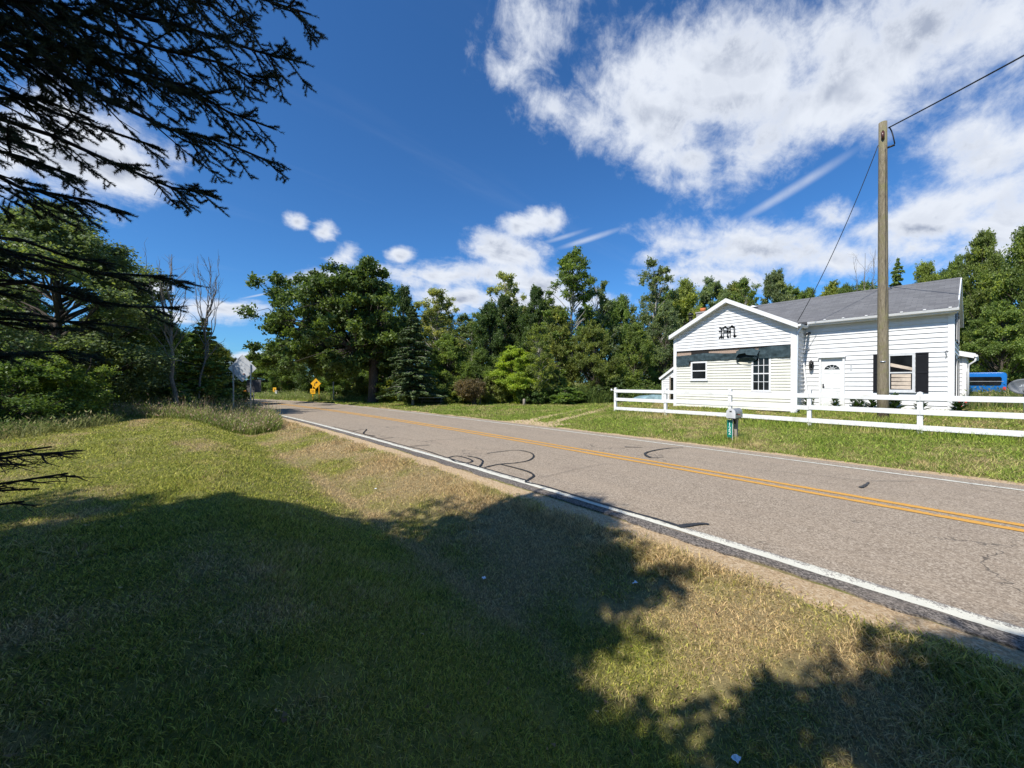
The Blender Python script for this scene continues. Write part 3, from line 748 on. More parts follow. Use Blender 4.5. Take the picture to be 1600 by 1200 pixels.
def conifer(seed, H_, R, base=.12, tiers=26, leaf=.13, dens=1.0, trunk=.16, droop=.25, thin=0):
    r = np.random.default_rng(seed); cs, ds, Ls = [], [], []; segs = [((0, 0, -.3), (0, 0, H_ * .5), trunk, trunk * .55), ((0, 0, H_ * .5), (0, 0, H_), trunk * .55, .015)]
    PV, PL = [], []
    for k in range(tiers):
        t = k / (tiers - 1); z = H_ * (base + (1 - base) * t); L = R * (1 - t) ** .85 * r.uniform(.85, 1.1) + .12
        nb = int(5 + 5 * (1 - t))
        for j in range(nb):
            a = r.uniform(0, 2 * math.pi); Lb = L * r.uniform(.65, 1.12)
            d = np.array([math.cos(a), math.sin(a), 0]); e = d * Lb + np.array([0, 0, z - droop * Lb + .15 * Lb])
            s0 = np.array([0, 0, z]); limb(segs, s0, e, .03 * (1 - t) + .008, .005, r, 3, .03)
            m = int((14 + 95 * Lb) * dens); u = r.uniform(.12, 1.03, m) ** .8
            side = np.array([-d[1], d[0], 0]); wv = (.06 + .34 * (1 - u) * Lb) 
            p = s0 + (e - s0) * u[:, None] + side * (r.uniform(-1, 1, m) * wv)[:, None]
            p[:, 2] += .03 * Lb * np.sin(np.pi * u) - np.abs(r.normal(0, .09, m)) - .04
            nr = norm(r.normal(0, .55, (m, 3)) + np.array([0, 0, .8])); aa = norm(d * .8 + side * r.uniform(-1, 1, (m, 1)) + r.normal(0, .25, (m, 3)) - np.array([0, 0, .25]))
            bb = np.cross(nr, aa); bb = norm(bb); s = (leaf * r.uniform(.6, 1.3, m))[:, None]
            PV.append(np.stack([p - aa * s, p - bb * s * .38, p + aa * s, p + bb * s * .38], 1).reshape(-1, 3)); PL.append(np.repeat(r.uniform(0, 1, m), 4))
    return seg_mesh('trunk', segs), leaf_mesh('crown', np.concatenate(PV), np.concatenate(PL))
def bare(seed, H_, R, trunk=.12, n=16, lean=0.0, fork=.35):
    r = np.random.default_rng(seed); segs = []; pts = [np.array([0, 0, -.2])]; kk = 9
    for i in range(1, kk + 1):
        t = i / kk; pts.append(np.array([lean * t + r.normal(0, .07), r.normal(0, .07), H_ * t]))
    rad = [trunk * (1 - .93 * (i / kk)) + .006 for i in range(kk + 1)]
    for i in range(kk): segs.append((pts[i], pts[i + 1], rad[i], rad[i + 1]))
    P_ = np.array(pts)
    for k in range(9):
        z0 = H_ * r.uniform(.30, .62); s0 = np.array([np.interp(z0, P_[:, 2], P_[:, 0]), np.interp(z0, P_[:, 2], P_[:, 1]), z0]); a = r.uniform(0, 6.28)
        e = np.array([s0[0] + math.cos(a) * R * r.uniform(.25, .75), s0[1] + math.sin(a) * R * r.uniform(.25, .75), H_ * r.uniform(.78, 1.02)]); m_ = s0 + (e - s0) * .35 + np.array([(e - s0)[0], (e - s0)[1], 0]) * .25
        limb(segs, s0, m_, .036, .026, r, 3, 0, .1); limb(segs, m_, e, .026, .005, r, 6, .02, .12)
        for q in range(6):
            u = r.uniform(.1, .9); b = m_ + (e - m_) * u; limb(segs, b, b + norm((e - m_) + r.normal(0, R * .55, 3)) * R * r.uniform(.25, .6), .010, .003, r, 3, 0, .12)
    for k in range(n):
        t = fork + (1 - fork) * (k / n) ** .9; z0 = H_ * t * .92; s0 = np.array([np.interp(z0, P_[:, 2], P_[:, i]) if i < 2 else z0 for i in range(3)])
        a = r.uniform(0, 2 * math.pi); L = R * r.uniform(.6, 1.3) * (1.3 - t * .6)
        e = s0 + np.array([math.cos(a) * L * .55, math.sin(a) * L * .55, L * r.uniform(.6, 1.2)])
        limb(segs, s0, e, .03 * (1.2 - t) + .006, .005, r, 5, .04, .14)
        for q in range(5):
            u = r.uniform(.3, .95); b = s0 + (e - s0) * u; dd = norm((e - s0) + r.normal(0, L * .45, 3)); limb(segs, b, b + dd * L * r.uniform(.25, .5), .009, .003, r, 3, 0, .12)
    for k in range(7):   # dead lower twigs
        z0 = H_ * r.uniform(.12, fork); a = r.uniform(0, 6.28); L = R * r.uniform(.3, .8); s0 = np.array([0, 0, z0])
        limb(segs, s0, s0 + np.array([math.cos(a) * L, math.sin(a) * L, -.15 * L]), .016, .004, r, 4, .1, .15)
    return seg_mesh('trunk', segs)
upright = lambda t: (.45 + .75 * math.sin(math.pi * min(1, t * .9 + .08))) * (1 - .35 * t)
tall = lambda t: .55 + .55 * math.sin(math.pi * (t * .95)) - .25 * t
PROTO = {
 'bl1': (broadleaf(1, 10, 3.4, .10, 100, 1.0, 26, 26, .10), 10, 3.4, M_bark),
 'bl2': (broadleaf(2, 10, 3.2, .14, 95, .9, 26, 26, .095, upright, lean=.5), 10, 3.2, M_bark),
 'bl3': (broadleaf(3, 10, 3.6, .06, 110, .95, 25, 26, .10, fl=.6), 10, 3.6, M_bark),
 'pop1': (broadleaf(4, 14, 2.6, .16, 105, .72, 17, 17, .10, tall, trunk=.2, open_=.1), 14, 2.6, M_barkp),
 'pop2': (broadleaf(5, 14, 3.0, .20, 90, .82, 17, 16, .105, upright, trunk=.2, lean=.7), 14, 3.0, M_barkp),
 'spr': (conifer(6, 11, 3.2, .13, 30, .17), 11, 3.2, M_barkp),
 'pine': (conifer(8, 8, 3.0, .04, 20, .20, .9, .12, -.05), 8, 3.0, M_bark),
 'near': (broadleaf(14, 10, 3.6, .06, 170, .85, 30, 26, .065, fl=.8), 10, 3.6, M_bark),
 'lown': (broadleaf(17, 4, 2.2, .02, 70, .65, 24, 26, .06, trunk=.06, multi=3), 4, 2.2, M_bark),
 'low': (broadleaf(7, 4, 2.2, .02, 50, .7, 20, 18, .13, trunk=.06, multi=3), 4, 2.2, M_bark),
}
TINT = {'silver': (.20, .265, .12), 'dark': (.085, .135, .036), 'mid': (.160, .230, .052), 'ygr': (.26, .31, .060), 'pale': (.28, .32, .10), 'grey': (.175, .230, .092),
        'bright': (.28, .36, .045), 'spruce': (.098, .145, .052), 'olive': (.205, .250, .058)}
NAMES = {'bl': 'broadleaf_tree', 'po': 'poplar_tree', 'sp': 'spruce_tree', 'pi': 'young_conifer', 'lo': 'shrub', 'ne': 'broadleaf_tree'}
tr_r = random.Random(3)
def place_tree(kind, px, Z, top, hw, tint, label, name=None, cat='tree', group=None, at=None, rz=None, hh=None):
    (tm, cm), Hp, Rp, bark = PROTO[kind]
    if at is None: w = P(px, HZ, Z); x, y = w[0], w[1]
    else: x, y = at
    z = h1(x, y); Ht = hh if hh else H + (HZ - top) / 600.0 * Z - z
    R = hw if hh else hw / 600.0 * Z
    root = empty(name or NAMES[kind[:2]], (x, y, z), tr_r.uniform(0, 6.28) if rz is None else rz, label, cat, group)
    # narrow wide-angle stretch: crowns read wider off axis, so keep true radius
    co = math.cos(math.atan(abs((px or 800) - 800) / 600.0)) if not hh else 1
    R *= (.35 + .65 * co)
    root.scale = (R / Rp, R / Rp, Ht / Hp)
    for nm, m, mt in (('trunk', tm, bark), ('crown', cm, M_needle if kind in ('spr', 'pine') else M_leaf)):
        if not m.materials: m.materials.append(mt)
        o = bpy.data.objects.new(nm, m); C.objects.link(o); o.parent = root
        v = tr_r.uniform(.86, 1.14); t = TINT[tint]; o.color = (t[0] * v * tr_r.uniform(.93, 1.07), t[1] * v, t[2] * v, 1)
    return root
TREES = [
 # behind the road bend and the big maple
 ('bl1', 405, 62, 566, 22, 'dark', 'small round tree where the road disappears round its bend'),
 ('bl3', 424, 59, 548, 48, 'mid', 'tree just left of the small far yellow sign, at the bend'),
 ('bl3', 440, 54, 528, 34, 'mid', 'green tree behind the small bend arrow sign, left of the big maple'),
 ('bl2', 492, 50, 520, 40, 'dark', 'dark tree right behind the yellow curve warning sign'),
 ('bl3', 545, 46, 545, 42, 'mid', 'leafy tree seen under the big maple crown, left of its trunk'),
 ('low', 560, 41, 585, 26, 'pale', 'pinkish green bush just left of the big maple trunk'),
 ('low', 607, 37, 583, 20, 'ygr', 'yellow-green bush between the maple trunk and the dark spruce'),
 ('bl2', 628, 44, 446, 28, 'dark', 'dark treetop poking up behind the spruce tip'),
 ('spr', 645, 31.5, 478, 50, 'spruce', 'dark spruce with a pale bare lower trunk beside the big maple'),
 ('pop2', 690, 43, 444, 46, 'pale', 'open yellow-green tree to the right of the dark spruce'),
 ('bl3', 700, 38, 520, 40, 'mid', 'leafy tree behind the white-topped table'),
 ('pop2', 738, 42, 482, 44, 'grey', 'thin grey-green tree above the brown bush'),
 ('bl1', 765, 39, 474, 36, 'dark', 'dark narrow tree left of the pale open-topped poplar'),
 ('bl2', 786, 42, 460, 34, 'dark', 'dark tree right under the pale open-topped poplar'),
 ('pop2', 796, 46, 418, 38, 'pale', 'pale open-topped poplar above two dark crowns in the middle of the wood'),
 ('bl2', 836, 41, 446, 32, 'dark', 'dark rounded treetop left of the tallest poplar'),
 ('bl3', 806, 33, 540, 44, 'bright', 'bright yellow-green young maple behind the brown bush'),
 ('bl1', 752, 35, 545, 30, 'mid', 'mid green tree rising directly behind the brown bush'),
 ('pop1', 842, 31.5, 505, 26, 'olive', 'slender tree with two pale thin stems right of the bright young maple', ),
 ('pop1', 893, 37, 388, 46, 'mid', 'tallest poplar of the wood, standing clear against the sky'),
 ('bl2', 872, 37, 480, 32, 'olive', 'olive green tree in front of the foot of the tallest poplar'),
 ('pop2', 936, 40, 428, 34, 'grey', 'airy tree just right of the tallest poplar'),
 ('bl3', 928, 34, 500, 38, 'olive', 'full olive tree above the left end of the white fence'),
 ('bl1', 972, 40, 462, 28, 'mid', 'tree filling the dip between the tallest poplar and the airy oak'),
 ('pop2', 1022, 39, 402, 42, 'grey', 'tall airy tree with a round top left of the house gable'),
 ('bl2', 990, 34, 505, 36, 'mid', 'full green tree behind the left fence bay'),
 ('bl3', 1040, 35, 470, 36, 'grey', 'dense tree touching the left eave of the gable wing'),
 ('bl1', 1070, 42, 438, 42, 'ygr', 'yellow-green treetop above the black flue pipe'),
 ('bl3', 1114, 44, 432, 44, 'grey', 'treetop above the gable peak'),
 ('pop2', 1168, 42, 426, 34, 'mid', 'left one of two small treetops right of the gable peak'),
 ('bl2', 1206, 42, 424, 40, 'grey', 'right one of two small treetops right of the gable peak'),
 ('bl3', 1262, 46, 448, 38, 'mid', 'low treetop over the roof where the wire comes down'),
 ('bl1', 1322, 46, 446, 38, 'mid', 'low treetop over the roof just left of the utility pole'),
 ('spr', 1402, 46, 404, 46, 'mid', 'pointed treetop just right of the utility pole'),
 ('bl2', 1440, 46, 410, 38, 'ygr', 'yellow-green treetops over the middle of the long roof'),
 ('bl3', 1492, 44, 398, 34, 'mid', 'tree rising over the right end of the long roof'),
 ('bl2', 1540, 40, 362, 50, 'olive', 'tall tree with a pale forked trunk right of the house'),
 ('bl1', 1610, 36, 350, 70, 'mid', 'tall tree cut by the right edge of the picture'),
 ('bl3', 1565, 30, 470, 60, 'mid', 'lower green tree behind the blue van'),
 ('bl2', 1640, 30, 440, 60, 'olive', 'olive tree behind the satellite dish'),
 ('bl1', 1150, 50, 442, 50, 'olive', 'rounded treetop between the gable peak and the small treetops'),
 ('bl3', 1238, 50, 444, 50, 'mid', 'treetop right of the two small treetops over the roof'),
 ('bl3', 1300, 50, 440, 46, 'ygr', 'yellow-green treetop over the roof left of the pole'),
 ('bl1', 1350, 52, 442, 46, 'mid', 'treetop right behind the utility pole over the roof'),
 # left of the lawn
 ('near', 262, 28, 503, 60, 'mid', 'green tree behind the taller dead tree'),
 ('near', 338, 32, 535, 46, 'olive', 'olive tree left of the diamond sign back'),
 ('near', 85, 19, 318, 215, 'silver', 'big tree with silvery leaves rising at the left, behind the spruce boughs'),
 ('near', -70, 27, 380, 170, 'mid', 'tall tree at the far left edge, mostly behind the spruce boughs'),
 ('lown', 15, 13.5, 560, 120, 'mid', 'dense dark bush at the left edge of the picture'),
 ('lown', 95, 15.5, 545, 100, 'mid', 'dense bush under the silvery tree'),
 ('near', 175, 20, 470, 78, 'olive', 'olive tree at the right foot of the silvery tree'),
 ('near', 235, 24, 480, 66, 'mid', 'green tree behind the left dead tree'),
 ('pine', 318, 24, 498, 62, 'ygr', 'broad young conifer behind the right dead tree'),
 ('pine', 352, 31, 556, 36, 'dark', 'dark conifer left of the diamond sign seen from behind'),
 ('bl1', 300, 34, 520, 60, 'mid', 'green tree farther back between the two dead trees'),
 ('low', 372, 40, 590, 26, 'dark', 'dark bush behind the diamond sign seen from behind'),
]
for i, row in enumerate(TREES):
    nm = None
    if 'young maple' in row[6]: nm = 'maple_tree'
    place_tree(*row[:7], name=nm, cat='bush' if row[0] in ('low', 'lown') else 'tree')
r_ = random.Random(12)
SAP = ['left of the dark spruce trunk', 'behind the white-topped table', 'between the white-topped table and the brown bush', 'touching the left side of the brown bush', 'right behind the brown bush', 'under the bright young maple',
       'just right of the slender pale-stemmed tree', 'left of the tallest poplar foot', 'at the foot of the tallest poplar', 'left of the end post of the white fence', 'right above the end post of the white fence', 'behind the middle of the left fence bay',
       'behind the covered heap', 'against the left wall of the lean-to shed', 'mostly hidden behind the gable wing']
for k, px in enumerate([612, 668, 712, 722, 770, 830, 862, 885, 905, 945, 958, 1002, 1018, 1040, 1075]):
    place_tree('low', px, r_.uniform(31.5, 34.5) if px > 700 else 36, r_.uniform(572, 604), r_.uniform(22, 34), r_.choice(['mid', 'olive', 'ygr', 'dark']),
               'leafy sapling ' + SAP[k], 'sapling', 'sapling', 'saplings along the foot of the wood')
DEEP_L = ['behind the top of the big maple', 'behind the open yellow-green tree', 'behind the thin grey-green tree', 'behind the pale open-topped poplar', 'behind the dark rounded treetop', 'behind the dip right of the tallest poplar', 'behind the dense tree by the left eave',
          'behind the gable peak', 'behind the small treetops right of the gable', 'behind the roof left of the pole', 'behind the right half of the long roof', 'behind the blue van and the tall right tree', 'behind the yellow curve sign', 'behind the left half of the big maple', 'behind the silvery tree on the left', 'behind the bushes at the left edge']
for k, (px, Z, tp) in enumerate([(600, 55, 500), (680, 54, 480), (740, 52, 505), (815, 52, 480), (860, 50, 470), (960, 50, 470), (1050, 50, 455), (1140, 52, 455), (1230, 55, 462), (1370, 55, 450), (1470, 54, 420), (1560, 50, 400), (500, 62, 545), (560, 60, 530), (150, 34, 500), (40, 30, 450)]):
    place_tree(['bl1', 'bl3', 'bl2'][k % 3], px, Z, tp, 52, r_.choice(['mid', 'dark', 'olive']), 'tree deep in the wood ' + DEEP_L[k], 'broadleaf_tree', 'tree', 'trees deep in the wood')
# trees behind the camera and out of the picture whose shadows lie on the lawn
OFFS = [(-5.5,-.75,10.5,2.8),(-9.5,-1.5,10.5,3.0),(-13.2,-3.4,10.5,3.2),(-1.2,-4.1,9.6,2.7),(-6.7,-4.5,10.5,3.4),(-10.7,-5,10.5,3.4),(-4.7,-5.5,10,2.6),(-28,10,8.5,3.0),(-.3,-5.6,9.6,3.0),(-2.5,-4.3,8.7,2.5),(-6.6,-1.9,10.0,2.4),(-.96,-2.75,8.0,2.1)]
for k, (X_, Z_, hh, R) in enumerate(OFFS):
    lab = ['tree just behind the camera on the left', 'tree two places left behind the camera', 'tree three places left behind the camera', 'slim tree behind the camera to the right', 'broad tree in the second row behind the camera', 'broad tree at the left of the second row behind the camera',
           'tree between the slim one and the broad one behind the camera', 'tree left of the lawn beyond the picture edge', 'rightmost tree behind the camera', 'shorter tree beside the slim tree behind the camera', 'slender tree between the first two behind the camera', 'small tree close behind the camera'][k]
    place_tree(['bl3', 'bl1', 'bl1', 'bl3', 'bl1', 'bl3', 'bl3', 'bl1', 'bl3', 'bl3', 'bl1', 'bl3'][k], None, None, None, R, 'mid', lab, at=C2W(X_, Z_), hh=hh, rz=[.3, 1.1, 2.0, .8, 0, 4, 2.5, 1, 5, 3, 2, 1.5][k])
# dead trees
for k, (px, Z, top, sd, lean, lab) in enumerate([(275, 20.5, 398, 21, -.3, 'left and taller of the two dead grey trees beyond the weeds'), (312, 23, 400, 22, .5, 'right one of the two dead grey trees, partly behind the conifer'),
                                           (1352, 44, 398, 23, -.6, 'bare dead treetop behind the long roof left of the pole')]):
    w = P(px, HZ, Z); z = h1(w[0], w[1]); Ht = H + (HZ - top) / 600 * Z - z
    o = link('dead_tree', bare(sd, Ht, [1.9, 1.3, 3.2][k], [.12, .065, .1][k], 14, lean), None, M_dead); o.location = (w[0], w[1], z)
    tag(o, lab, 'dead tree')
# the big maple by the road: lobed crown, thick dark trunk
def big_maple():
    Z0 = 36.0; base = P(583, HZ, Z0); bz = h1(base[0], base[1]); r = np.random.default_rng(77)
    lobes = [(452,500,30),(470,462,30),(505,462,36),(545,478,46),(575,444,28),(600,452,20),(590,492,44),(520,520,52),(452,545,30),(488,560,30),(560,545,46),(608,530,34),(436,512,16),(545,436,14),(590,426,14),(470,430,10),(430,560,20),(535,575,24),(600,575,16)]
    cs, rs = [], []
    for (x, y, rr) in lobes:
        rm = rr / 600 * Z0; c = P(x, y, Z0) - np.array([base[0], base[1], bz]); nb = max(3, int(8 * rm ** 1.7))
        for k in range(nb):
            v = norm(r.normal(0, 1, 3)) * r.uniform(.35, .92) * rm
            dep = r.normal(0, 1.1 + rm * .5); q = c + v + FW * dep; cs.append(q); rs.append(r.uniform(.5, .85))
    cs, rs = np.array(cs), np.array(rs)
    V, lv = leaves(cs, rs, 20, 17, .15, r, flat=.7, scatter=.16)
    segs = []; tk = [(0, 0, -.3, .62), (0, 0, .5, .46), (.05, 0, 2.4, .42), (0, 0, 4.2, .40)]
    for a, b in zip(tk[:-1], tk[1:]): segs.append((a[:3], b[:3], a[3], b[3]))
    top = np.array([0, 0, 3.9])
    mains = [P(x, y, Z0 + d) - np.array([base[0], base[1], bz]) for x, y, d in [(480,500,0),(520,470,-1.5),(570,460,1),(600,480,0),(455,540,1),(540,540,-2.5),(560,500,2.5)]]
    for m in mains: limb(segs, top, m, .2, .07, r, 6, .05, .15)
    for c, rr in zip(cs, rs):
        m = mains[int(np.argmin([np.linalg.norm(c - k) for k in mains]))]; t = r.uniform(.35, .95); s0 = top + (m - top) * t
        limb(segs, s0, c, .05, .012, r, 4, .04, .12)
    root = empty('maple_tree', (base[0], base[1], bz), 0, 'big spreading maple with a thick dark trunk beside the road bend', 'tree')
    link('trunk', seg_mesh('trunk', segs, 10), root, M_bark); o = link('crown', leaf_mesh('crown', V, lv), root, M_leaf); o.color = (.118, .172, .046, 1)
big_maple()
# brown rounded bush
def brown_bush():
    w = PG(738, 634, .05); z = h1(w[0], w[1]); Z0 = 600 * (H - .05) / 37; r = np.random.default_rng(5); cs, rs = [], []
    ctr = P(735, 608, Z0) - np.array([w[0], w[1], z])
    for k in range(110):
        v = norm(r.normal(0, 1, 3)) * r.uniform(.3, 1) ** .5 * np.array([1.28, 1.28, .92]); cs.append(ctr + v * .88); rs.append(r.uniform(.16, .34))
    cs, rs = np.array(cs), np.array(rs); cs[:, 2] = np.maximum(cs[:, 2], .35)
    V, lv = leaves(cs, rs, 14, 14, .05, r, flat=1, scatter=.25)
    segs = []
    for k in range(7):
        b = np.array([r.normal(.1, .12), r.normal(0, .12), -.1]); e = cs[r.integers(0, len(cs))]; limb(segs, b, e * np.array([.5, .5, .8]), .05, .02, r, 4, 0, .1)
    b = P(750, 634, Z0) - np.array([w[0], w[1], z]); b[2] = -.1; e = P(752, 612, Z0) - np.array([w[0], w[1], z]); limb(segs, b, e, .045, .03, r, 4)
    for c in cs[::2]: limb(segs, np.array([.1, 0, .3]), c, .015, .005, r, 3)
    root = empty('bush', (w[0], w[1], z), 0, 'rounded reddish brown bush alone on the grass across the road', 'bush')
    link('trunk', seg_mesh('trunk', segs), root, M_bark); o = link('foliage', leaf_mesh('foliage', V, lv), root, M_leaf); o.color = (.19, .145, .075, 1)
brown_bush()

# ------------------------------------------------------------------ the spruce whose boughs hang into the picture
def near_spruce():
    r = np.random.default_rng(19); tb = C2W(-4.7, 1.5); bz = h1(*tb); base = np.array([tb[0], tb[1], bz])
    segs, shoots = [], []
    def W_(x, y, Z): return P(x, y, Z)
    def bough(p0, p1, r0, sag, needle_from=.45, spread=.6, dens=1.0, bare_=False, lenf=1.0):
        p0, p1 = np.array(p0, float), np.array(p1, float); L = np.linalg.norm(p1 - p0); k = 10; pts = []
        for i in range(k + 1):
            t = i / k; p = p0 + (p1 - p0) * t; p[2] -= sag * L * math.sin(math.pi * t) * .9; p[2] += .05 * L * max(0, t - .7)
            if 0 < i < k: p = p + r.normal(0, .010 * L, 3)
            pts.append(p)
        for i in range(k): segs.append((pts[i], pts[i + 1], r0 * (1 - .85 * i / k) + .003, r0 * (1 - .85 * (i + 1) / k) + .003))
        pts = np.array(pts); d = norm(p1 - p0); side = norm(np.cross(d, [0, 0, 1]))
        at = lambda t: np.array([np.interp(t * k, np.arange(k + 1), pts[:, j]) for j in range(3)])
        if not bare_:
            shoots.append((at(.84), pts[-1] + d * .05))
            for j in range(12):
                t = r.uniform(.80, .99); b = at(t); sg = 1 if j % 2 else -1; dv = norm(d * r.uniform(.6, 1.0) + side * sg * r.uniform(.5, 1.0) + np.array([0, 0, r.uniform(-.35, .2)])); e = b + dv * r.uniform(.07, .16) * (1.6 - t * .7)
                segs.append((b, e, .0035, .002)); shoots.append((b, e))
        n = int(L * 12 * dens)
        for j in range(n):
            t = r.uniform(.16, .985); s0 = at(t); sg = 1 if j % 2 else -1
            Ls = spread * (1.08 - t) ** .75 * r.uniform(.55, 1.1) * lenf * min(1, L / 2.5) + .1
            dv = norm(d * r.uniform(.35, 1.1) + side * sg * r.uniform(.6, 1.1) + r.normal(0, .12, 3) + np.array([0, 0, r.uniform(-.5, .12)]))
            e = s0 + dv * Ls; mid = (s0 + e) / 2 + np.array([0, 0, -.05 * Ls]) + r.normal(0, .02 * Ls, 3)
            segs.append((s0, mid, .006, .0042)); segs.append((mid, e, .0042, .0022))
            green = (not bare_) and (t > needle_from + .08 or r.uniform() < .10)
            if green: shoots.append((mid if t < .8 else s0 * .7 + mid * .3, e))
            m = int(5 + Ls * 15)
            for q in range(m):
                u = r.uniform(.12, .97); b = s0 + (mid - s0) * min(1, u * 2) if u < .5 else mid + (e - mid) * (u - .5) * 2
                s2 = norm(np.cross(dv, [0, 0, 1])) * (1 if q % 2 else -1)
                d3 = norm(dv * r.uniform(.2, 1.0) + s2 * r.uniform(.5, 1.2) + r.normal(0, .2, 3) + np.array([0, 0, r.uniform(-.5, .1)])); L3 = r.uniform(.04, .15) * (1.1 - .4 * u) * (Ls / spread * .5 + .6)
                e3 = b + d3 * L3; segs.append((b, e3, .0026, .0014))
                if green and (u > .35 or r.uniform() < .3): shoots.append((b + d3 * L3 * .15, e3))
    # boughs whose tips are seen: (tip x, tip y, tip distance, height of the root above the tip)
    tips = [(488,36,3.0,.1,1),(480,112,2.9,.45,1),(430,150,2.9,.5,.9),(400,60,3.2,.4,1),(433,214,3.0,.75,.9),(428,266,3.0,.9,1),(335,312,3.0,.75,.9),(203,342,2.7,.65,.7),
            (300,60,2.7,.5,1),(240,110,2.5,.5,1),(330,10,2.9,.4,1),(180,40,2.3,.4,1),(350,-40,2.8,.3,1),(440,-10,3.1,.3,1),(260,-30,2.6,.3,1),(100,120,2.2,.4,1),(150,200,2.4,.6,.8),(120,285,2.4,.6,.9),(90,90,2.0,.3,1),(60,240,2.2,.5,.8),
            (390,-90,2.9,.3,1),(200,-60,2.3,.3,1),(60,20,1.9,.3,1),(300,160,2.8,.6,.6),(250,240,2.8,.7,.5)]
    for (x, y, Z, up, dn) in tips:
        tip = W_(x, y, Z); s0 = base.copy(); s0[2] = tip[2] + up + r.uniform(0, .25)
        bough(s0, tip, .026, .04, .50, .8, 1.15 * dn)
    low = [(316,455,3.3,.15,1.0,.62),(282,488,3.2,.1,.6,.75),(212,448,3.0,.3,.8,.6),(150,470,2.9,.2,.7,.6),(215,520,3.1,.1,.9,.6),(140,560,2.9,.1,.8,.7),(70,500,2.7,.15,.8,.7),(180,420,2.9,.3,.5,.8),(90,430,2.7,.3,.6,.75),(60,560,2.6,.1,.7,.7),(120,520,2.8,.15,.9,.7),(30,470,2.5,.2,.7,.7),(20,400,2.4,.3,.7,.7)]
    for (x, y, Z, up, dn, nf) in low:
        tip = W_(x, y, Z); s0 = base.copy(); s0[2] = tip[2] + up
        if x < 250: nf = .8
        bough(s0, tip, .02, -.01, nf, .5, dn * .6)
    for (x, y, Z, up) in [(128,712,2.5,-.35),(80,706,2.4,-.4),(105,748,2.35,-.2),(60,772,2.3,-.1),(36,792,2.2,-.05),(40,735,2.2,-.2)]:
        tip = W_(x, y, Z); s0 = base.copy(); s0[2] = tip[2] + up; bough(s0, tip, .016, -.03, 2, .28, .8, True, .8)
    # the rest of the tree, out of the picture
    zt = 8.2
    for k in range(150):
        z = r.uniform(1.0, zt - .3); a = r.uniform(0, 2 * math.pi); Rr = 3.1 * (1 - (z / zt)) ** .7 + .3
        d = np.array([math.cos(a), math.sin(a), 0]); fr = d @ RT > .15 and z < 6.8
        if fr and d @ (RT * .9 + FW * .45) > .05: continue
        if d @ FW > .25 and d @ RT > -.6: continue
        s0 = base + np.array([0, 0, z]); bough(s0, s0 + d * Rr + np.array([0, 0, -.3]), .02, .02, .3, .8, .45)
    root = empty('spruce_tree', tuple(base), 0, 'spruce at the left whose dark boughs hang across the top left of the picture', 'tree')
    tk = [((0, 0, -.3), (0, 0, 4), .22, .15), ((0, 0, 4), (0, 0, zt), .15, .02)]
    S2 = [(np.array(a) - base, np.array(b) - base, c, d) for a, b, c, d in segs]
    link('trunk', seg_mesh('trunk', tk, 10), root, M_bark)
    link('branches', seg_mesh('branches', S2, 4), root, simple('twig_bark', (.030, .022, .018), .9, var=.3))
    A = np.array([s[0] for s in shoots]) - base; B = np.array([s[1] for s in shoots]) - base
    Ls = np.linalg.norm(B - A, axis=1); cam_l = np.array([0, 0, H]) - base
    near = np.linalg.norm((A + B) / 2 - cam_l, axis=1)
    cnt = np.clip(Ls * 1500, 40, 420); vis = ((A + B) / 2 - cam_l) @ FW > .3
    cnt = np.where(vis, cnt, cnt * .25).astype(int)
    idx = np.repeat(np.arange(len(A)), cnt); n = len(idx); print('needles', n, 'shoots', len(A), 'segs', len(segs))
    t = r.uniform(0, 1, n); d = norm(B - A)[idx]; p = A[idx] + (B - A)[idx] * t[:, None]
    q = norm(np.cross(d, r.normal(0, 1, (n, 3)))); big = np.where(vis[idx], 1.0, 2.0)
    nd = norm(d * .75 + q * .8 + np.array([0, 0, .12])); Ln = (r.uniform(.014, .025, n) * big)[:, None]; w = norm(np.cross(nd, r.normal(0, 1, (n, 3)))) * (.0017 * big)[:, None]
    V = np.stack([p - w, p + w, p + nd * Ln], 1).reshape(-1, 3); b = np.arange(n)[:, None] * 3
    me = np_mesh('needles', V, b + np.arange(3)[None], {'lv': ('FLOAT', np.repeat(r.uniform(0, 1, n), 3))})
    o = link('needles', me, root, M_needle); o.color = (.045, .068, .040, 1)
near_spruce()
# ------------------------------------------------------------------ house
DM, DW = 20.45, 19.27          # front wall planes: main block, gable wing
SR, SI, SL = .66, 4.92, 10.17  # right end, inner corner, left corner (distance along the road)
ZG = .70
def siding(mb, plane, facing, clip, z0, z1, step, holes=(), depth=.036):
    """lapped boards. plane: fn(a, z, out)->xyz ; clip: fn(z)->(a0,a1)"""
    z = z0
    while z < z1 - 1e-4:
        zt = min(z + step, z1); zm = (z + zt) / 2
        a0, a1 = clip(z); b0, b1 = clip(zt); cuts = [(0., 1.)]
        if a1 - a0 < .02: break
        if b1 < b0: b0 = b1 = (b0 + b1) / 2
        iv = [(a0, a1)]
        for (h0, h1_, hz0, hz1) in holes:
            if hz0 < zm < hz1:
                nv = []
                for (p, q) in iv:
                    if h1_ <= p or h0 >= q: nv.append((p, q)); continue
                    if h0 > p: nv.append((p, h0))
                    if h1_ < q: nv.append((h1_, q))
                iv = nv
        for (p, q) in iv:
            pt = b0 if p == a0 else p; qt = b1 if q == a1 else q
            v = [plane(p, z, depth), plane(q, z, depth), plane(qt, zt, .004), plane(pt, zt, .004), plane(p, z, .0), plane(q, z, .0)]
            mb.add(v, [(0, 1, 2, 3), (4, 5, 1, 0)])
        z = zt
    return mb
fD = lambda D: (lambda a, z, o: (D - o, a, z))          # wall facing the road
fS = lambda s: (lambda a, z, o: (a, s - o, z))          # wall facing -Y
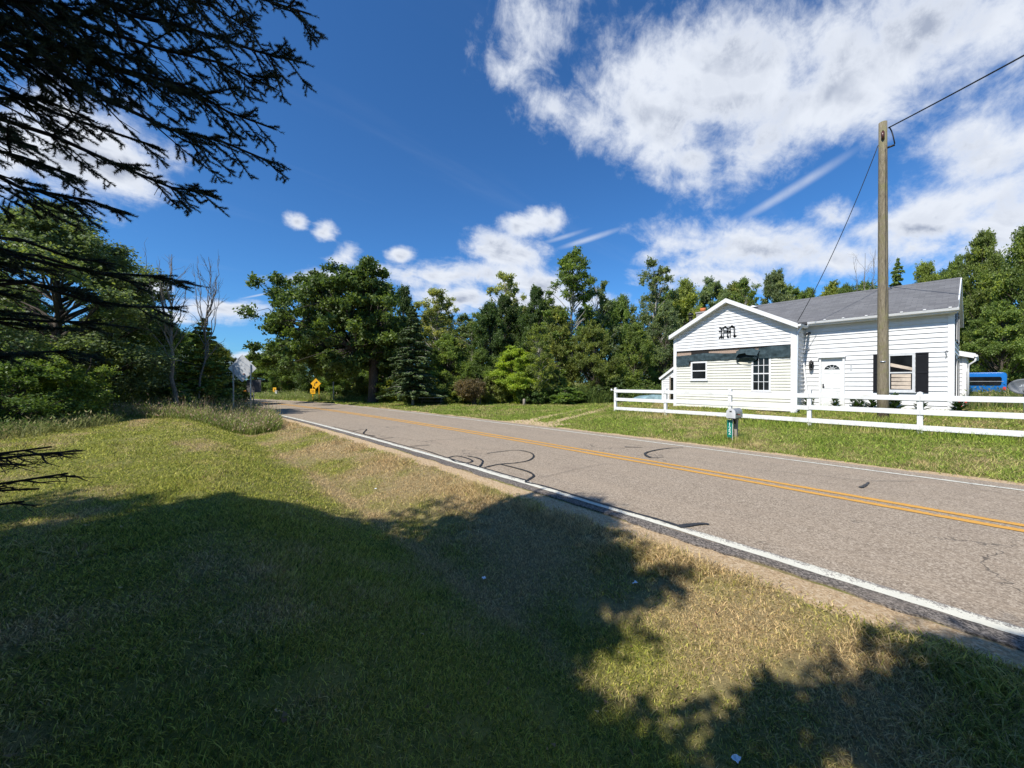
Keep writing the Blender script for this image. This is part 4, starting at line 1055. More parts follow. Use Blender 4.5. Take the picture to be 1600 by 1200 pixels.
house = empty('house', (DM, 5, ZG), 0, 'white clapboard house with a gabled wing, half stripped to cream siding and tarp', 'house')
def HP(name, mb, mat, parent=None, bevel=0):
    o = mb.build(name, mat, None, bevel); par = parent or house
    o.parent = par
    bpy.context.view_layer.update()
    o.matrix_parent_inverse = par.matrix_world.inverted()
    return o
def wp(x, y, D): v = PD(x, y, D); return float(v[1]), float(v[2])
# main block core (set back so boards sit in front of it)
Zeave, Zridge, DR, DB = 4.40, 6.02, 23.05, 25.65
core = MB()
prof = [(DM + .02, ZG - .3), (DM + .02, Zeave + .0), (DR, Zridge - .16), (DB, Zeave), (DB, ZG - .3)]
core.prism(prof, lambda a, b, t: (a, t, b), SR + .02, SL)
HP('inner_wall', core, M_trim)
door_h = (wp(1320.5, 600, DM)[0], wp(1280.5, 600, DM)[0]); dz1 = wp(1300, 559, DM)[1]; dz0 = ZG + .12
wn_h = (wp(1430, 600, DM)[0], wp(1386.5, 600, DM)[0]); wz0, wz1 = wp(1410, 612, DM)[1], wp(1410, 552.5, DM)[1]
m = MB(); siding(m, fD(DM), 0, lambda z: (SR, SI), ZG + .05, Zeave + .02, .175, [(door_h[0], door_h[1], 0, dz1), (wn_h[0], wn_h[1], wz0, wz1)])
def gclip(z):
    if z < Zeave: return (DM, DB)
    k = (z - Zeave) / (Zridge - .10 - Zeave); return (DM + (DR - DM) * k, DB - (DB - DR) * k)
siding(m, fS(SR), 0, gclip, ZG + .05, Zridge - .14, .175, [(21.6, 22.9, 1.2, 2.9), (24.0, 24.9, 1.2, 2.9), (21.8, 22.7, 3.5, 4.7), (23.9, 24.6, 3.5, 4.7)])
HP('main_siding', m, M_sid)
# gable-end windows with dark shutters
for (d0, d1, a, b) in [(21.6, 22.9, 1.2, 2.9), (24.0, 24.9, 1.2, 2.9), (21.8, 22.7, 3.5, 4.7), (23.9, 24.6, 3.5, 4.7)]:
    f = MB(); 
    for (p, q, r, s) in [(d0, d1, b - .07, b), (d0, d1, a, a + .07), (d0, d0 + .07, a + .07, b - .07), (d1 - .07, d1, a + .07, b - .07)]: f.box(p, q, SR - .045, SR + .0, r, s)
    fo = HP('window', f, M_trim); g = MB().box(d0 + .07, d1 - .07, SR - .012, SR + .0, a + .07, b - .07)
    HP('pane', g, M_glass, fo)
    for (p, q) in ((d0 - .36, d0 - .02), (d1 + .02, d1 + .36)): HP('shutter', MB().box(p, q, SR - .05, SR - .022, a - .02, b + .02), M_shut)
# right front corner board, eave boards, gutters
HP('corner_board', MB().box(DM - .045, DM + .0, SR - .035, SR + .11, ZG - .05, Zeave - .02), M_trim)
HP('corner_board', MB().box(DM - .03, DM + .12, SR - .05, SR - .03, ZG - .05, Zeave - .02), M_trim)
def roof_slab(p0, p1, p2, p3, th=.10):
    """p0,p1 eave ; p2,p3 ridge"""
    p = [np.array(q, float) for q in (p0, p1, p2, p3)]; n = norm(np.cross(p[1] - p[0], p[3] - p[0])); n = n if n[2] > 0 else -n
    return MB().add([*p, *[q - n * th for q in p]], [(0, 1, 2, 3), (7, 6, 5, 4), (0, 4, 5, 1), (1, 5, 6, 2), (2, 6, 7, 3), (3, 7, 4, 0)])
RS = .52; EF = DM - .36; zef = Zeave + .10 - .0
slope = (Zridge - 4.52) / (DR - EF)
HP('roof', roof_slab((EF, RS, 4.52), (EF, SL + .12, 4.52), (DR, SL + .12, Zridge), (DR, RS, Zridge)), M_shingle)
HP('roof', roof_slab((DB + .32, RS, 4.50), (DB + .32, SL + .12, 4.50), (DR, SL + .12, Zridge), (DR, RS, Zridge)), M_shingle)
HP('soffit', MB().box(EF + .03, DM - .03, SR - .1, SI - .15, 4.345, 4.37), M_trim)
HP('fascia', MB().box(EF + .02, EF + .05, RS + .01, SI - .2, 4.37, 4.50), M_trim)
g = MB(); y0, y1 = RS - .02, SI - .22
g.prism([(0, 0), (-.09, .01), (-.115, .09), (-.10, .095), (-.08, .025), (-.01, .02)], lambda a, b, t: (EF + .015 + a, t, 4.40 + b), y0, y1)
for px in (1288, 1317, 1353, 1408, 1444, 1484):
    s_ = wp(px, 500, EF - .1)[0]; g.box(EF - .115, EF - .06, s_ - .035, s_ + .035, 4.50, 4.535)
HP('gutter', g, M_trim)
rk = MB(); 
for (d0, z0_, d1, z1_) in [(EF, 4.44, DR, Zridge - .10), (DB + .32, 4.42, DR, Zridge - .10)]:
    rk.bar((d0, RS + .012, z0_ - .02), (d1, RS + .012, z1_ + .02), .03, .17)
HP('rake_board', rk, M_trim)
HP('soffit', MB().add([(EF, RS + .03, 4.36), (DR, RS + .03, Zridge - .2), (DR, SR, Zridge - .2), (EF, SR, 4.36), (DB + .32, RS + .03, 4.34), (DB + .32, SR, 4.34)], [(0, 1, 2, 3), (1, 4, 5, 2)]), M_trim)
HP('ridge_cap', MB().prism([(-.14, -.07), (0, .02), (.14, -.07), (0, -.02)], lambda a, b, t: (DR + a, t, Zridge + b + .005), RS + .01, SL), M_shingle)
# ---------------- gable wing
WM = (SI + SL) / 2; WZ = 4.33; WP = 5.74; OV = .30
core = MB().prism([(SI + .02, ZG - .3), (SI + .02, WZ), (WM, WP - .15), (SL - .02, WZ), (SL - .02, ZG - .3)], lambda a, b, t: (t, a, b), DW + .03, DM + 1)
HP('inner_wall', core, M_osb)
zc = 3.0; zw = 3.54
w1 = (*[wp(x, 580, DW)[0] for x in (1105.5, 1080)], wp(1093, 594, DW)[1], wp(1093, 565, DW)[1])
w2 = (*[wp(x, 580, DW)[0] for x in (1205, 1174.5)], wp(1190, 612, DW)[1], wp(1190, 555.5, DW)[1])
sA = wp(1078, 570, DW)[0]
m = MB(); siding(m, fD(DW), 0, lambda z: (SI, SL), ZG + .02, 2.78, .128, [w1, w2]); siding(m, fD(DW), 0, lambda z: (SI, w1[1]), 2.78, 3.02, .12, [w1, w2])
HP('cream_siding', m, M_yel)
def wclip(z):
    if z < WZ: return (SI, SL)
    k = (z - WZ) / (WP - WZ); return (SI + (WM - SI) * k, SL - (SL - WM) * k)
m = MB(); siding(m, fD(DW), 0, wclip, zw, WP - .06, .145)
siding(m, fS(SI), 0, lambda z: (DW + .02, DM), ZG + .05, WZ, .175)
HP('white_siding', m, M_sid)
cb = MB(); cb.box(DW - .045, DW + 0, SI - .035, SI + .16, ZG - .05, WZ + .05); cb.box(DW - .03, DW + .10, SI - .05, SI - .03, ZG - .05, WZ)
HP('corner_board', cb, M_trim)
HP('corner_board', MB().box(DW - .045, DW + 0, SL - .13, SL + .035, ZG - .05, WZ + .05), M_trim)
# exposed strip between the sidings: sheathing, tarp with folds, loose flap
HP('starter_strip', MB().box(DW - .03, DW, SI + .16, SL - .13, zw - .035, zw - .004), M_dark)
HP('gap', MB().box(DW - .008, DW + .005, wp(1107, 550, DW)[0], wp(1080, 550, DW)[0], 3.28, zw - .036), M_dark)
def tarp_sheet(x0, x1, zlo, zhi, seed, amp=.03, nx_=60, nz_=14, out=.02):
    r = np.random.default_rng(seed); vs, fs = [], []
    for j in range(nz_ + 1):
        for i in range(nx_ + 1):
            t, w = i / nx_, j / nz_; s_ = x0 + (x1 - x0) * t; lo = zlo(t); hi = zhi(t)
            z = lo + (hi - lo) * w; n = float(fbm(np.array(s_ * 3.1 + z * 1.7), np.array(z * 7.3 - s_ * 2.2), seed, 4)) - .5
            rid = abs(float(vnoise(np.array(s_ * 2.3 + z * 3), np.array(z * 2.0), seed + 9)) - .5) * 2
            vs.append((DW - out - amp * (1 + 2 * n) - amp * 1.2 * (1 - rid), s_, z))
    k = nx_ + 1
    fs = [(j * k + i, j * k + i + 1, (j + 1) * k + i + 1, (j + 1) * k + i) for j in range(nz_) for i in range(nx_)]
    return MB().add(vs, fs, True)
sL_, sR_ = SL - .13, SI + .165
sm_ = wp(1186, 545, DW)[0]; sn = wp(1151, 545, DW)[0]
HP('tarp', tarp_sheet(sL_, sA, lambda t: 2.77, lambda t: 3.28 + .03 * t, 3), M_tarp)
HP('tarp', tarp_sheet(sA, sm_, lambda t: 2.99 + .01 * t, lambda t: 3.30 + .05 * math.sin(t * 7) + .06 * t, 4), M_tarp)
HP('tarp', tarp_sheet(sm_, sR_, lambda t: 3.0, lambda t: 3.44 + .06 * sstep(t, 0, .4), 5), M_tarp)
fl = MB()
def flap(pts_, push):
    c = [wp(x, y, DW) for x, y in pts_]; v = [(DW - push[i], c[i][0], c[i][1]) for i in range(len(c))]; fl.add(v, [tuple(range(len(v)))])
flap([(1151,549),(1158,546),(1167,546),(1168,552),(1158,554),(1153,559)], [.06,.10,.14,.30,.32,.22])
flap([(1167,546),(1177,545),(1188,547),(1186,556),(1171,555),(1168,552)], [.14,.16,.10,.30,.36,.30])
flap([(1153,559),(1160,560),(1170,558),(1180,559),(1187,555),(1184,563),(1172,567),(1160,566),(1152,566)], [.20,.30,.34,.32,.22,.20,.16,.14,.10])
flap([(1151,549),(1153,559),(1152,566),(1151,566)], [.06,.22,.10,.05])
HP('tarp_flap', fl, M_tarp)
# windows
def sash_window(D, s0, s1, z0, z1, cols, rows, depth=.05, fw=.075, sill=True, mat=M_trim, curtain=None):
    f = MB(); o = depth
    f.box(D - o, D, s0, s1, z1 - fw, z1); f.box(D - o, D, s0, s1, z0, z0 + fw); f.box(D - o, D, s0, s0 + fw, z0 + fw, z1 - fw); f.box(D - o, D, s1 - fw, s1, z0 + fw, z1 - fw)
    zm = (z0 + z1) / 2; f.box(D - o + .012, D - .002, s0 + fw, s1 - fw, zm - .025, zm + .025)
    fo = HP('window', f, mat)
    inx0, inx1 = s0 + fw, s1 - fw
    HP('pane', MB().box(D - .004, D + .028, inx0, inx1, z0 + fw, zm - .025), M_glass, fo); HP('pane', MB().box(D - .014, D + .028, inx0, inx1, zm + .025, z1 - fw), M_glass, fo)
    if cols > 1:
        mu = MB()
        for c_ in range(1, cols): xx = inx0 + (inx1 - inx0) * c_ / cols; mu.box(D - .03, D - .006, xx - .011, xx + .011, z0 + fw, z1 - fw)
        for q in (z0 + fw + (zm - z0 - fw) / 2, zm + (z1 - fw - zm) / 2): mu.box(D - .029, D - .005, inx0, inx1, q - .011, q + .011)
        HP('muntins', mu, mat, fo)
    if sill: HP('sill', MB().box(D - .09, D - .001, s0 - .03, s1 + .03, z0 - .04, z0 - .003), M_stone if cols > 1 else mat, fo)
    return fo
sash_window(DW, *w1, 1, 1); sash_window(DW, *w2, 3, 4)
wm = sash_window(DM, wn_h[0], wn_h[1], wz0, wz1, 1, 1, mat=simple('grey_trim', (.55, .56, .57), .5))
# slanting curtain and closed blind seen behind the main window's panes
cu = MB(); a0, a1 = wn_h[0] + .08, wn_h[1] - .08; zm = (wz0 + wz1) / 2
cu.add([(DM - .017, a1, zm + .52 * (wz1 - zm)), (DM - .017, a1, zm + .34 * (wz1 - zm)), (DM - .017, a0, zm + .08), (DM - .017, a0, zm + .26 * (wz1 - zm))], [(0, 1, 2, 3)])
for k in range(4):
    q0 = wz0 + .09 + k * (zm - .04 - wz0 - .09) / 4; q1 = q0 + (zm - .04 - wz0 - .09) / 4 - .012; cu.add([(DM - .008, a0 + .03, q0), (DM - .008, a1 - .03, q0 + .02), (DM - .008, a1 - .03, q1), (DM - .008, a0 + .03, q1)], [(0, 1, 2, 3)])
HP('curtain', cu, M_curtain, wm)
for (x0, x1) in ((1451, 1430.5), (1386, 1364.5)):
    s0, s1 = wp(x0, 580, DM)[0], wp(x1, 580, DM)[0]; z0, z1 = wp(1408, 613.5, DM)[1], wp(1408, 552, DM)[1]; sh = MB()
    sh.box(DM - .055, DM - .026, s0, s0 + .04, z0, z1); sh.box(DM - .055, DM - .026, s1 - .04, s1, z0, z1)
    for q in (z0, (z0 + z1) / 2 - .03, z1 - .06): sh.box(DM - .054, DM - .026, s0 + .04, s1 - .04, q, q + .06)
    k = 0; q = z0 + .07
    while q < z1 - .09:
        sh.add([(DM - .05, s0 + .04, q), (DM - .05, s1 - .04, q), (DM - .03, s1 - .04, q + .035), (DM - .03, s0 + .04, q + .035)], [(0, 1, 2, 3)]); q += .035
    sh.box(DM - .030, DM - .0265, s0 + .04, s1 - .04, z0 + .06, z1 - .06)
    HP('shutter', sh, M_shut)
# entrance door
s0, s1 = door_h; dr = MB().box(DM - .0, DM + .10, s0 + .07, s1 - .07, dz0, dz1 - .05)
# recess: cut into the core by framing forward
fr = MB(); fr.box(DM - .10, DM, s0 - .0, s0 + .07, ZG, dz1); fr.box(DM - .10, DM, s1 - .07, s1, ZG, dz1); fr.box(DM - .16, DM, s0 - .03, s1 + .03, dz1, dz1 + .05); fr.box(DM - .12, DM, s0, s1, ZG - .05, dz0)
HP('door_frame', fr, M_trim)
dm = MB().box(DM - .02, DM + .01, s0 + .07, s1 - .07, dz0, dz1); dW = s1 - s0 - .14; c0 = s0 + .07
def panel(a, b, z0, z1):
    a, b = c0 + a * dW, c0 + b * dW
    for (p, q, r, s) in [(a, b, z1 - .018, z1), (a, b, z0, z0 + .018), (a, a + .018, z0 + .018, z1 - .018), (b - .018, b, z0 + .018, z1 - .018)]: dm.box(DM - .032, DM - .019, p, q, r, s)
    dm.box(DM - .027, DM - .019, a + .05, b - .05, z0 + .05, z1 - .05)
for a, b in ((.1, .46), (.54, .9)): panel(a, b, dz0 + .22, dz0 + .78); panel(a, b, dz0 + .88, dz0 + 1.52)
door = HP('door', dm, simple('door_paint', (.70, .70, .69), .45, var=.04))
fan = MB(); cz = dz0 + 1.66; cs_ = c0 + dW / 2; Rf = dW * .36
pts_ = [(cs_ + Rf * math.cos(t), cz + Rf * .8 * math.sin(t)) for t in np.linspace(0, math.pi, 17)]
fan.prism(pts_, lambda a, b, t: (t, a, b), DM - .024, DM - .018); HP('pane', fan, M_glass, door)
fm = MB()
for t in np.linspace(0, math.pi, 6)[1:-1]: fm.bar((DM - .028, cs_, cz), (DM - .028, cs_ + Rf * math.cos(t), cz + Rf * .8 * math.sin(t)), .012, .014, (1, 0, 0))
for i in range(16): a, b = pts_[i], pts_[i + 1]; fm.bar((DM - .028, *a), (DM - .028, *b), .014, .02, (1, 0, 0))
fm.bar((DM - .028, cs_ - Rf, cz), (DM - .028, cs_ + Rf, cz), .014, .02, (1, 0, 0)); 
for i in range(8):
    t0, t1 = math.pi * i / 8, math.pi * (i + 1) / 8; fm.bar((DM - .028, cs_ + .09 * math.cos(t0), cz + .08 * math.sin(t0)), (DM - .028, cs_ + .09 * math.cos(t1), cz + .08 * math.sin(t1)), .012, .012, (1, 0, 0))
HP('fanlight_bars', fm, M_trim, door)
hs, hz = wp(1286.5, 603, DM)
HP('handle', MB().tube([(DM - .03, hs, hz + .06), (DM - .055, hs, hz + .04), (DM - .06, hs, hz - .02), (DM - .06, hs - .05, hz - .04)], .014).box(DM - .035, DM - .02, hs - .025, hs + .025, hz - .09, hz + .09), M_copper, door)
# wall lamp (unlit), camera, small brackets, ornaments
ls, lz = wp(1269, 571, DM); lamp = MB()
lamp.box(DM - .06, DM - .028, ls - .05, ls + .05, lz - .02, lz + .16); lamp.bar((DM - .05, ls, lz + .14), (DM - .16, ls, lz + .2), .02, .02); HPl = HP('wall_lamp', lamp, M_copper)
cage = MB()
for t in np.linspace(0, 2 * math.pi, 7)[:-1]: cage.bar((DM - .16 + .07 * math.cos(t), ls + .07 * math.sin(t), lz - .14), (DM - .16 + .085 * math.cos(t), ls + .085 * math.sin(t), lz + .1), .012, .012, (1, 0, 0))
cage.tube([(DM - .16, ls, lz + .1), (DM - .16, ls, lz + .14), (DM - .16, ls, lz + .22)], [.10, .07, .02], 6); cage.tube([(DM - .16, ls, lz - .22), (DM - .16, ls, lz - .14)], [.02, .075], 6)
HP('lamp_cage', cage, M_copper, HPl); HP('lamp_glass', MB().tube([(DM - .16, ls, lz - .12), (DM - .16, ls, lz + .09)], .055, 8), M_glass, HPl)
cs2, cz2 = wp(1265, 522, DM); HP('security_camera', MB().box(DM - .05, DM - .026, cs2 - .04, cs2 + .04, cz2, cz2 + .08).tube([(DM - .05, cs2, cz2 + .03), (DM - .18, cs2 + .08, cz2 - .02)], .04, 8), M_copper)
for px, py in ((1264, 546), (1259, 551)):
    a, b = wp(px, py, DM); HP('wall_bracket', MB().box(DM - .05, DM - .026, a - .03, a + .03, b - .04, b + .05).bar((DM - .05, a, b), (DM - .12, a + .04, b - .03), .02, .02), M_metal)
a, b = wp(1330, 573, DM); HP('thermometer', MB().box(DM - .04, DM - .027, a - .025, a + .025, b - .14, b + .12), simple('grey_plastic', (.42, .43, .44), .5))
a, b = wp(1479, 553, DM); hk = MB().tube([(DM - .045, a - .04, b + .08), (DM - .045, a + .0, b + .12), (DM - .045, a + .035, b + .08), (DM - .045, a + .01, b), (DM - .045, a - .0, b - .06), (DM - .045, a + .02, b - .14)], .012, 6)
hk.box(DM - .06, DM - .027, a - .01, a + .03, b - .02, b + .02); HP('iron_ornament', hk, M_metal)
# blackletter M on the gable
def stroke(mb, pts_, w, D=DW - .03, th=.02):
    c = [wp(1100 + x / 22.857, 490 + y / 22.857, D) for x, y in pts_]
    for (p, q) in zip(c[:-1], c[1:]):
        mb.bar((D - th / 2, *p), (D - th / 2, *q), w, th, (1, 0, 0))
        mb.prism([(q[0] + w / 2 * math.cos(t), q[1] + w / 2 * math.sin(t)) for t in np.linspace(0, 6.28, 7)[:-1]], lambda a_, b_, t: (t, a_, b_), D - th, D)
lt = MB()
S_ = .062
for pts_, w in [([(545,500),(585,510),(625,560),(625,800),(590,830),(545,880)], S_), ([(560,480),(580,505)], .05), ([(545,640),(620,640)], .055), ([(560,620),(545,650)], .05), ([(625,800),(650,850),(625,880)], .05), ([(650,830),(690,880)], .05), ([(600,830),(620,870)], .05),
                ([(625,560),(690,510),(760,465),(840,540),(840,830),(860,850)], S_), ([(700,510),(700,850)], .038), ([(710,650),(930,650)], .10), ([(840,540),(930,500),(1000,440),(1080,500),(1085,770),(1090,830)], S_), ([(935,520),(935,850)], .038),
                ([(840,800),(880,850)], .05), ([(1090,770),(1140,800),(1090,835),(1060,800)], .05), ([(960,470),(1000,440),(1040,490)], .07), ([(1000,440),(1000,480)], .06), ([(720,500),(760,465),(790,510)], .05)]:
    stroke(lt, pts_, w * 1.1)
HP('letter_sign', lt, simple('letter_grey', (.075, .08, .082), .55))
# wing roof
for sg, (se, sr) in ((1, (SL + .13, WM)), (-1, (SI - .13, WM))):
    D0, D1 = DW - OV, DR - .1; dz_ = (WP + .03 - (WZ - .01)) / (WM - SI) * .13
    HP('roof', roof_slab((D0, se, WZ + .05 - dz_), (D1, se, WZ + .05 - dz_), (D1, sr, WP + .09), (D0, sr, WP + .09), .09), M_shingle)
rk = MB(); e0 = SI - .15; e1 = SL + .15; zz = WZ - .06
def rake(pa, pb, y_, h_, th):
    rk.add([(y_, pa[0], pa[1]), (y_, pb[0], pb[1]), (y_, pb[0], pb[1] - h_), (y_, pa[0], pa[1] - h_), (y_ + th, pa[0], pa[1]), (y_ + th, pb[0], pb[1]), (y_ + th, pb[0], pb[1] - h_), (y_ + th, pa[0], pa[1] - h_)],
           [(0, 1, 2, 3), (7, 6, 5, 4), (0, 4, 5, 1), (3, 2, 6, 7), (0, 3, 7, 4), (1, 5, 6, 2)])
rake((e0, WZ + .02), (WM, WP + .10), DW - OV - .025, .19, .024); rake((e1, WZ + .02), (WM - .0, WP + .10), DW - OV - .025, .19, .024)
HP('rake_board', rk, M_trim)
sf = MB()
for e in (e0, e1): sf.add([(DW - OV, e, WZ - .15), (DW - .005, e, WZ - .15), (DW - .005, WM, WP - .065), (DW - OV, WM, WP - .065)], [(0, 1, 2, 3)])
HP('soffit', sf, M_trim)
gt = MB().prism([(0, 0), (-.10, .01), (-.12, .09), (-.02, .09)], lambda a_, b_, t: (t, SI - .14 + a_, WZ - .1 + b_), DW - OV, DM - .4)
HP('gutter', gt, M_trim)
HP('downspout', MB().tube([(DW - .02, SI - .2, WZ - .08), (DW - .06, SI - .1, WZ - .3), (DW - .06, SI - .075, WZ - .5), (DW - .06, SI - .075, ZG + .1), (DW - .2, SI - .075, ZG)], .038, 8), simple('pale_downspout', (.72, .76, .80), .4))
# roof fittings
def on(px, py, D): v = PD(px, py, D); return v
v = on(1079, 490, 21.0); HP('flue_pipe', MB().tube([(v[0], v[1], 4.1), (v[0], v[1], v[2] - .25)], .085, 12).tube([(v[0], v[1], v[2] - .22), (v[0], v[1], v[2] - .18)], .14, 12).tube([(v[0], v[1], v[2] - .10), (v[0], v[1], v[2])], [.15, .12], 12), M_copper)
v = on(1098, 483, 22.0); HP('chimney', MB().box(v[0] - .25, v[0] + .25, v[1] - .25, v[1] + .25, 4.0, v[2] - .25).box(v[0] - .29, v[0] + .29, v[1] - .29, v[1] + .29, v[2] - .25, v[2] - .18), M_stone)
HP('chimney_pot', MB().tube([(v[0], v[1], v[2] - .18), (v[0], v[1], v[2] + .04)], [.13, .15], 12), M_brick)
v = on(1176, 477, 22.3); HP('roof_vent', MB().tube([(v[0], v[1], v[2] - .5), (v[0], v[1], v[2] - .12)], .06, 10).tube([(v[0], v[1], v[2] - .14), (v[0], v[1], v[2] - .02)], [.26, .05], 12), M_trim)
# rear ell at the right with its gutter and downspout
E0, E1, eZ = DB + .03, DB + 4.2, 3.1; eS = .46
m = MB(); siding(m, fD(E0), 0, lambda z: (eS, SR + .3), ZG + .05, eZ, .175); siding(m, fS(eS), 0, lambda z: (E0 + .02, E1), ZG + .05, eZ, .175); HP('ell_siding', m, M_sid)
HP('inner_wall', MB().box(E0 + .01, E1, eS + .01, 4, ZG - .3, eZ), M_trim)
HP('corner_board', MB().box(E0 - .045, E0, eS - .03, eS + .09, ZG - .05, eZ - .02).box(E0 - .03, E0 + .12, eS - .05, eS - .03, ZG - .05, eZ - .02), M_trim)
HP('ell_roof', roof_slab((E0 - .25, .22, 3.13), (E1 + .2, .22, 3.13), (E1 + .2, 4, 4.3), (E0 - .25, 4, 4.3), .12), M_shingle)
HP('fascia', MB().bar((E0 - .27, .20, 3.06), (E0 - .27, 1.5, 3.06 + .4), .03, .2), M_trim)
HP('gutter', MB().tube([(E0 - .3, .17, 3.06), (E1 + .1, .17, 3.06)], .06, 8), M_trim)
HP('downspout', MB().tube([(E0 - .22, .17, 3.02), (E0 - .22, .19, 2.85), (E0 - .15, .36, 2.7), (E0 - .15, .38, 2.5), (E0 - .15, .38, ZG + .05)], .035, 8), M_trim)
# lean-to shed on the left
shed = empty('lean_to_shed', (22.2, 11.5, .6), 0, 'small white lean-to shed with an open doorway at the left end of the house', 'shed')
def SP(name, mb, mat, par=None): return HP(name, mb, mat, par or shed)
DL = 22.0; a1, z1_ = wp(1035, 590, DL); dd0, _ = wp(1058, 600, DL); dd1, dt = wp(1048.5, 590, DL); ztop = lambda s: z1_ + (a1 - s) * .72
z0s = h1(DL, 11.8) - .02
m = MB()
siding(m, fD(DL), 0, lambda z: (SL + .04, min(a1, a1 - (z - z1_) / .72) if z > z1_ else a1), z0s, z1_ + (a1 - SL) * .72 - .1, .11, [(dd0, dd1, 0, dt)])
SP('shed_siding', m, M_sid)
SP('shed_side', MB().prism([(DL, z0s), (DL + 3, z0s), (DL + 3, z1_), (DL, z1_)], lambda a_, b_, t: (a_, t, b_), a1 - .04, a1), M_sid)
SP('shed_back', MB().box(DL + 2.9, DL + 3, SL, a1 - .04, z0s, z1_ + .3), M_dark)
SP('shed_roof', roof_slab((DL - .12, a1 + .12, ztop(a1 + .12) + .06), (DL + 3.1, a1 + .12, ztop(a1 + .12) + .06), (DL + 3.1, SL + .02, ztop(SL) + .06), (DL - .12, SL + .02, ztop(SL) + .06), .05), M_shingle)
SP('rake_board', MB().bar((DL - .14, a1 + .12, ztop(a1 + .12) + .0), (DL - .14, SL + .06, ztop(SL + .06) + .0), .03, .13), M_trim)
SP('corner_board', MB().box(DL - .045, DL - .0, a1 - .08, a1 + .02, z0s, z1_), M_trim)
SP('door_trim', MB().box(DL - .06, DL - .02, dd1 - .0, dd1 + .08, z0s, dt + .06), M_woodg)
SP('leaning_pole', MB().tube([(DL + .6, dd1 - .1, dt + .1), (DL + .5, dd0 + .1, z0s + .6)], .03), M_metal)
# ------------------------------------------------------------------ fence
DF = 16.8
fpos = [.7175, .5533, .387, .2305, .0699, -.09, -.25, -.41]
fence = empty('rail_fence', (DF, 5, h1(DF, 5)), 0, 'long white three-rail board fence in front of the house', 'fence')
def FP(par, name, mb, mat, bevel=0):
    o = mb.build(name, mat, None, bevel); o.parent = par; o.location = -Vector(par.location); return o
rf = random.Random(4); tops = []
for k, q in enumerate(fpos):
    s = q * DF; zg = h1(DF, s); lean = rf.uniform(-.012, .012)
    mb = MB(); a = np.array([DF, s, zg - .3]); b = np.array([DF + lean, s + lean, zg + 1.25 + rf.uniform(-.01, .02)])
    mb.bar(a, b, .125, .125, (1, 0, 0)); mb.add([b + np.array([i, j, 0]) for i, j in ((-.07, -.07), (.07, -.07), (.07, .07), (-.07, .07))] + [b + np.array([0, 0, .03])], [(0, 1, 4), (1, 2, 4), (2, 3, 4), (3, 0, 4), (3, 2, 1, 0)])
    FP(fence, 'post', mb, M_fence, .006); tops.append((s, zg))
for (s0, z0), (s1, z1) in zip(tops[:-1], tops[1:]):
    for hz in (1.085, .66, .20):
        j0, j1 = rf.uniform(-.012, .012), rf.uniform(-.012, .012)
        FP(fence, 'rail', MB().bar((DF - .078, s0 - .004 - .0, z0 + hz + j0), (DF - .078, s1 + .004, z1 + hz + j1), .028, .155), M_fence, .004)
# small white insulator arm on the fence end
FP(fence, 'insulator', MB().bar((DF, tops[0][0] + .06, tops[0][1] + 1.1), (DF, tops[0][0] + .26, tops[0][1] + 1.16), .02, .02).tube([(DF, tops[0][0] + .26, tops[0][1] + 1.08), (DF, tops[0][0] + .26, tops[0][1] + 1.2)], .035, 8), M_trim)

# ------------------------------------------------------------------ mailbox
mbx, mby = 13.32, 5.0; mz = h1(mbx, mby)
mail = empty('mailbox', (mbx, mby, mz), 0, 'dented silver mailbox on a weathered wooden post by the roadside', 'mailbox')
def arch(w, h, n=10): return [(-w / 2, 0), (w / 2, 0), (w / 2, h - w / 2)] + [(w / 2 * math.cos(t), h - w / 2 + w / 2 * math.sin(t)) for t in np.linspace(0, math.pi, n)[1:-1]] + [(-w / 2, h - w / 2)]
bw, bh, bl, b0 = .25, .29, .58, .74
body = MB().prism(arch(bw, bh), lambda a, b, t: (t, a + .0, b0 + b + .02 * t), -.33, -.33 + bl).build('box', M_metal, mail, .004)
MB().prism(arch(bw + .02, bh + .015), lambda a, b, t: (t, a, b0 - .006 + b), -.352, -.332).build('door', M_signb, mail)
MB().box(-.375, -.352, -.03, .03, b0 + .2, b0 + .225).build('door_latch', M_copper, mail)
MB().box(-.22, -.205, -bw / 2 - .02, -bw / 2 - .002, b0 + .10, b0 + .13).bar((-.21, -bw / 2 - .012, b0 + .115), (.02, -bw / 2 - .012, b0 + .09), .01, .03).build('flag', M_red, mail)
MB().tube([(-.215, -bw / 2 - .02, b0 + .115), (-.215, -bw / 2 - .002, b0 + .115)], .022, 8).build('flag_pivot', M_blk, mail)
MB().box(-.30, .22, -.10, .10, b0 - .035, b0 - .004).bar((-.12, 0, b0 - .04), (.0, 0, b0 - .2), .05, .05).bar((.2, 0, b0 - .04), (.06, 0, b0 - .2), .05, .05).build('bracket', M_blk, mail)
MB().bar((.03, 0, -.3), (.03, -.01, b0 - .036), .10, .11, (1, 0, 0)).build('post', M_woodg, mail, .006)
num = empty('number_sign', (mbx - .20, mby + .09, mz), 0, 'green upright address plaque with white digits 122 beside the mailbox post', 'sign')
MB().box(-.006, .006, -.075, .075, .10, .66).build('plate', M_grn, num)
MB().box(.012, .04, -.085, -.06, -.3, .70).build('stake', M_trim, num)
for k, ch in enumerate('122'):
    cu = bpy.data.curves.new('digit', 'FONT'); cu.body = ch; cu.size = .165; cu.extrude = .002; cu.align_x = 'CENTER'
    o = bpy.data.objects.new('digit', cu); C.objects.link(o); bpy.context.view_layer.update()
    me = bpy.data.meshes.new_from_object(o); bpy.data.objects.remove(o)
    o = link('digit', me, num, M_refl); o.rotation_euler = (math.pi / 2, 0, -math.pi / 2); o.location = (-.009, -.002, .47 - k * .135)

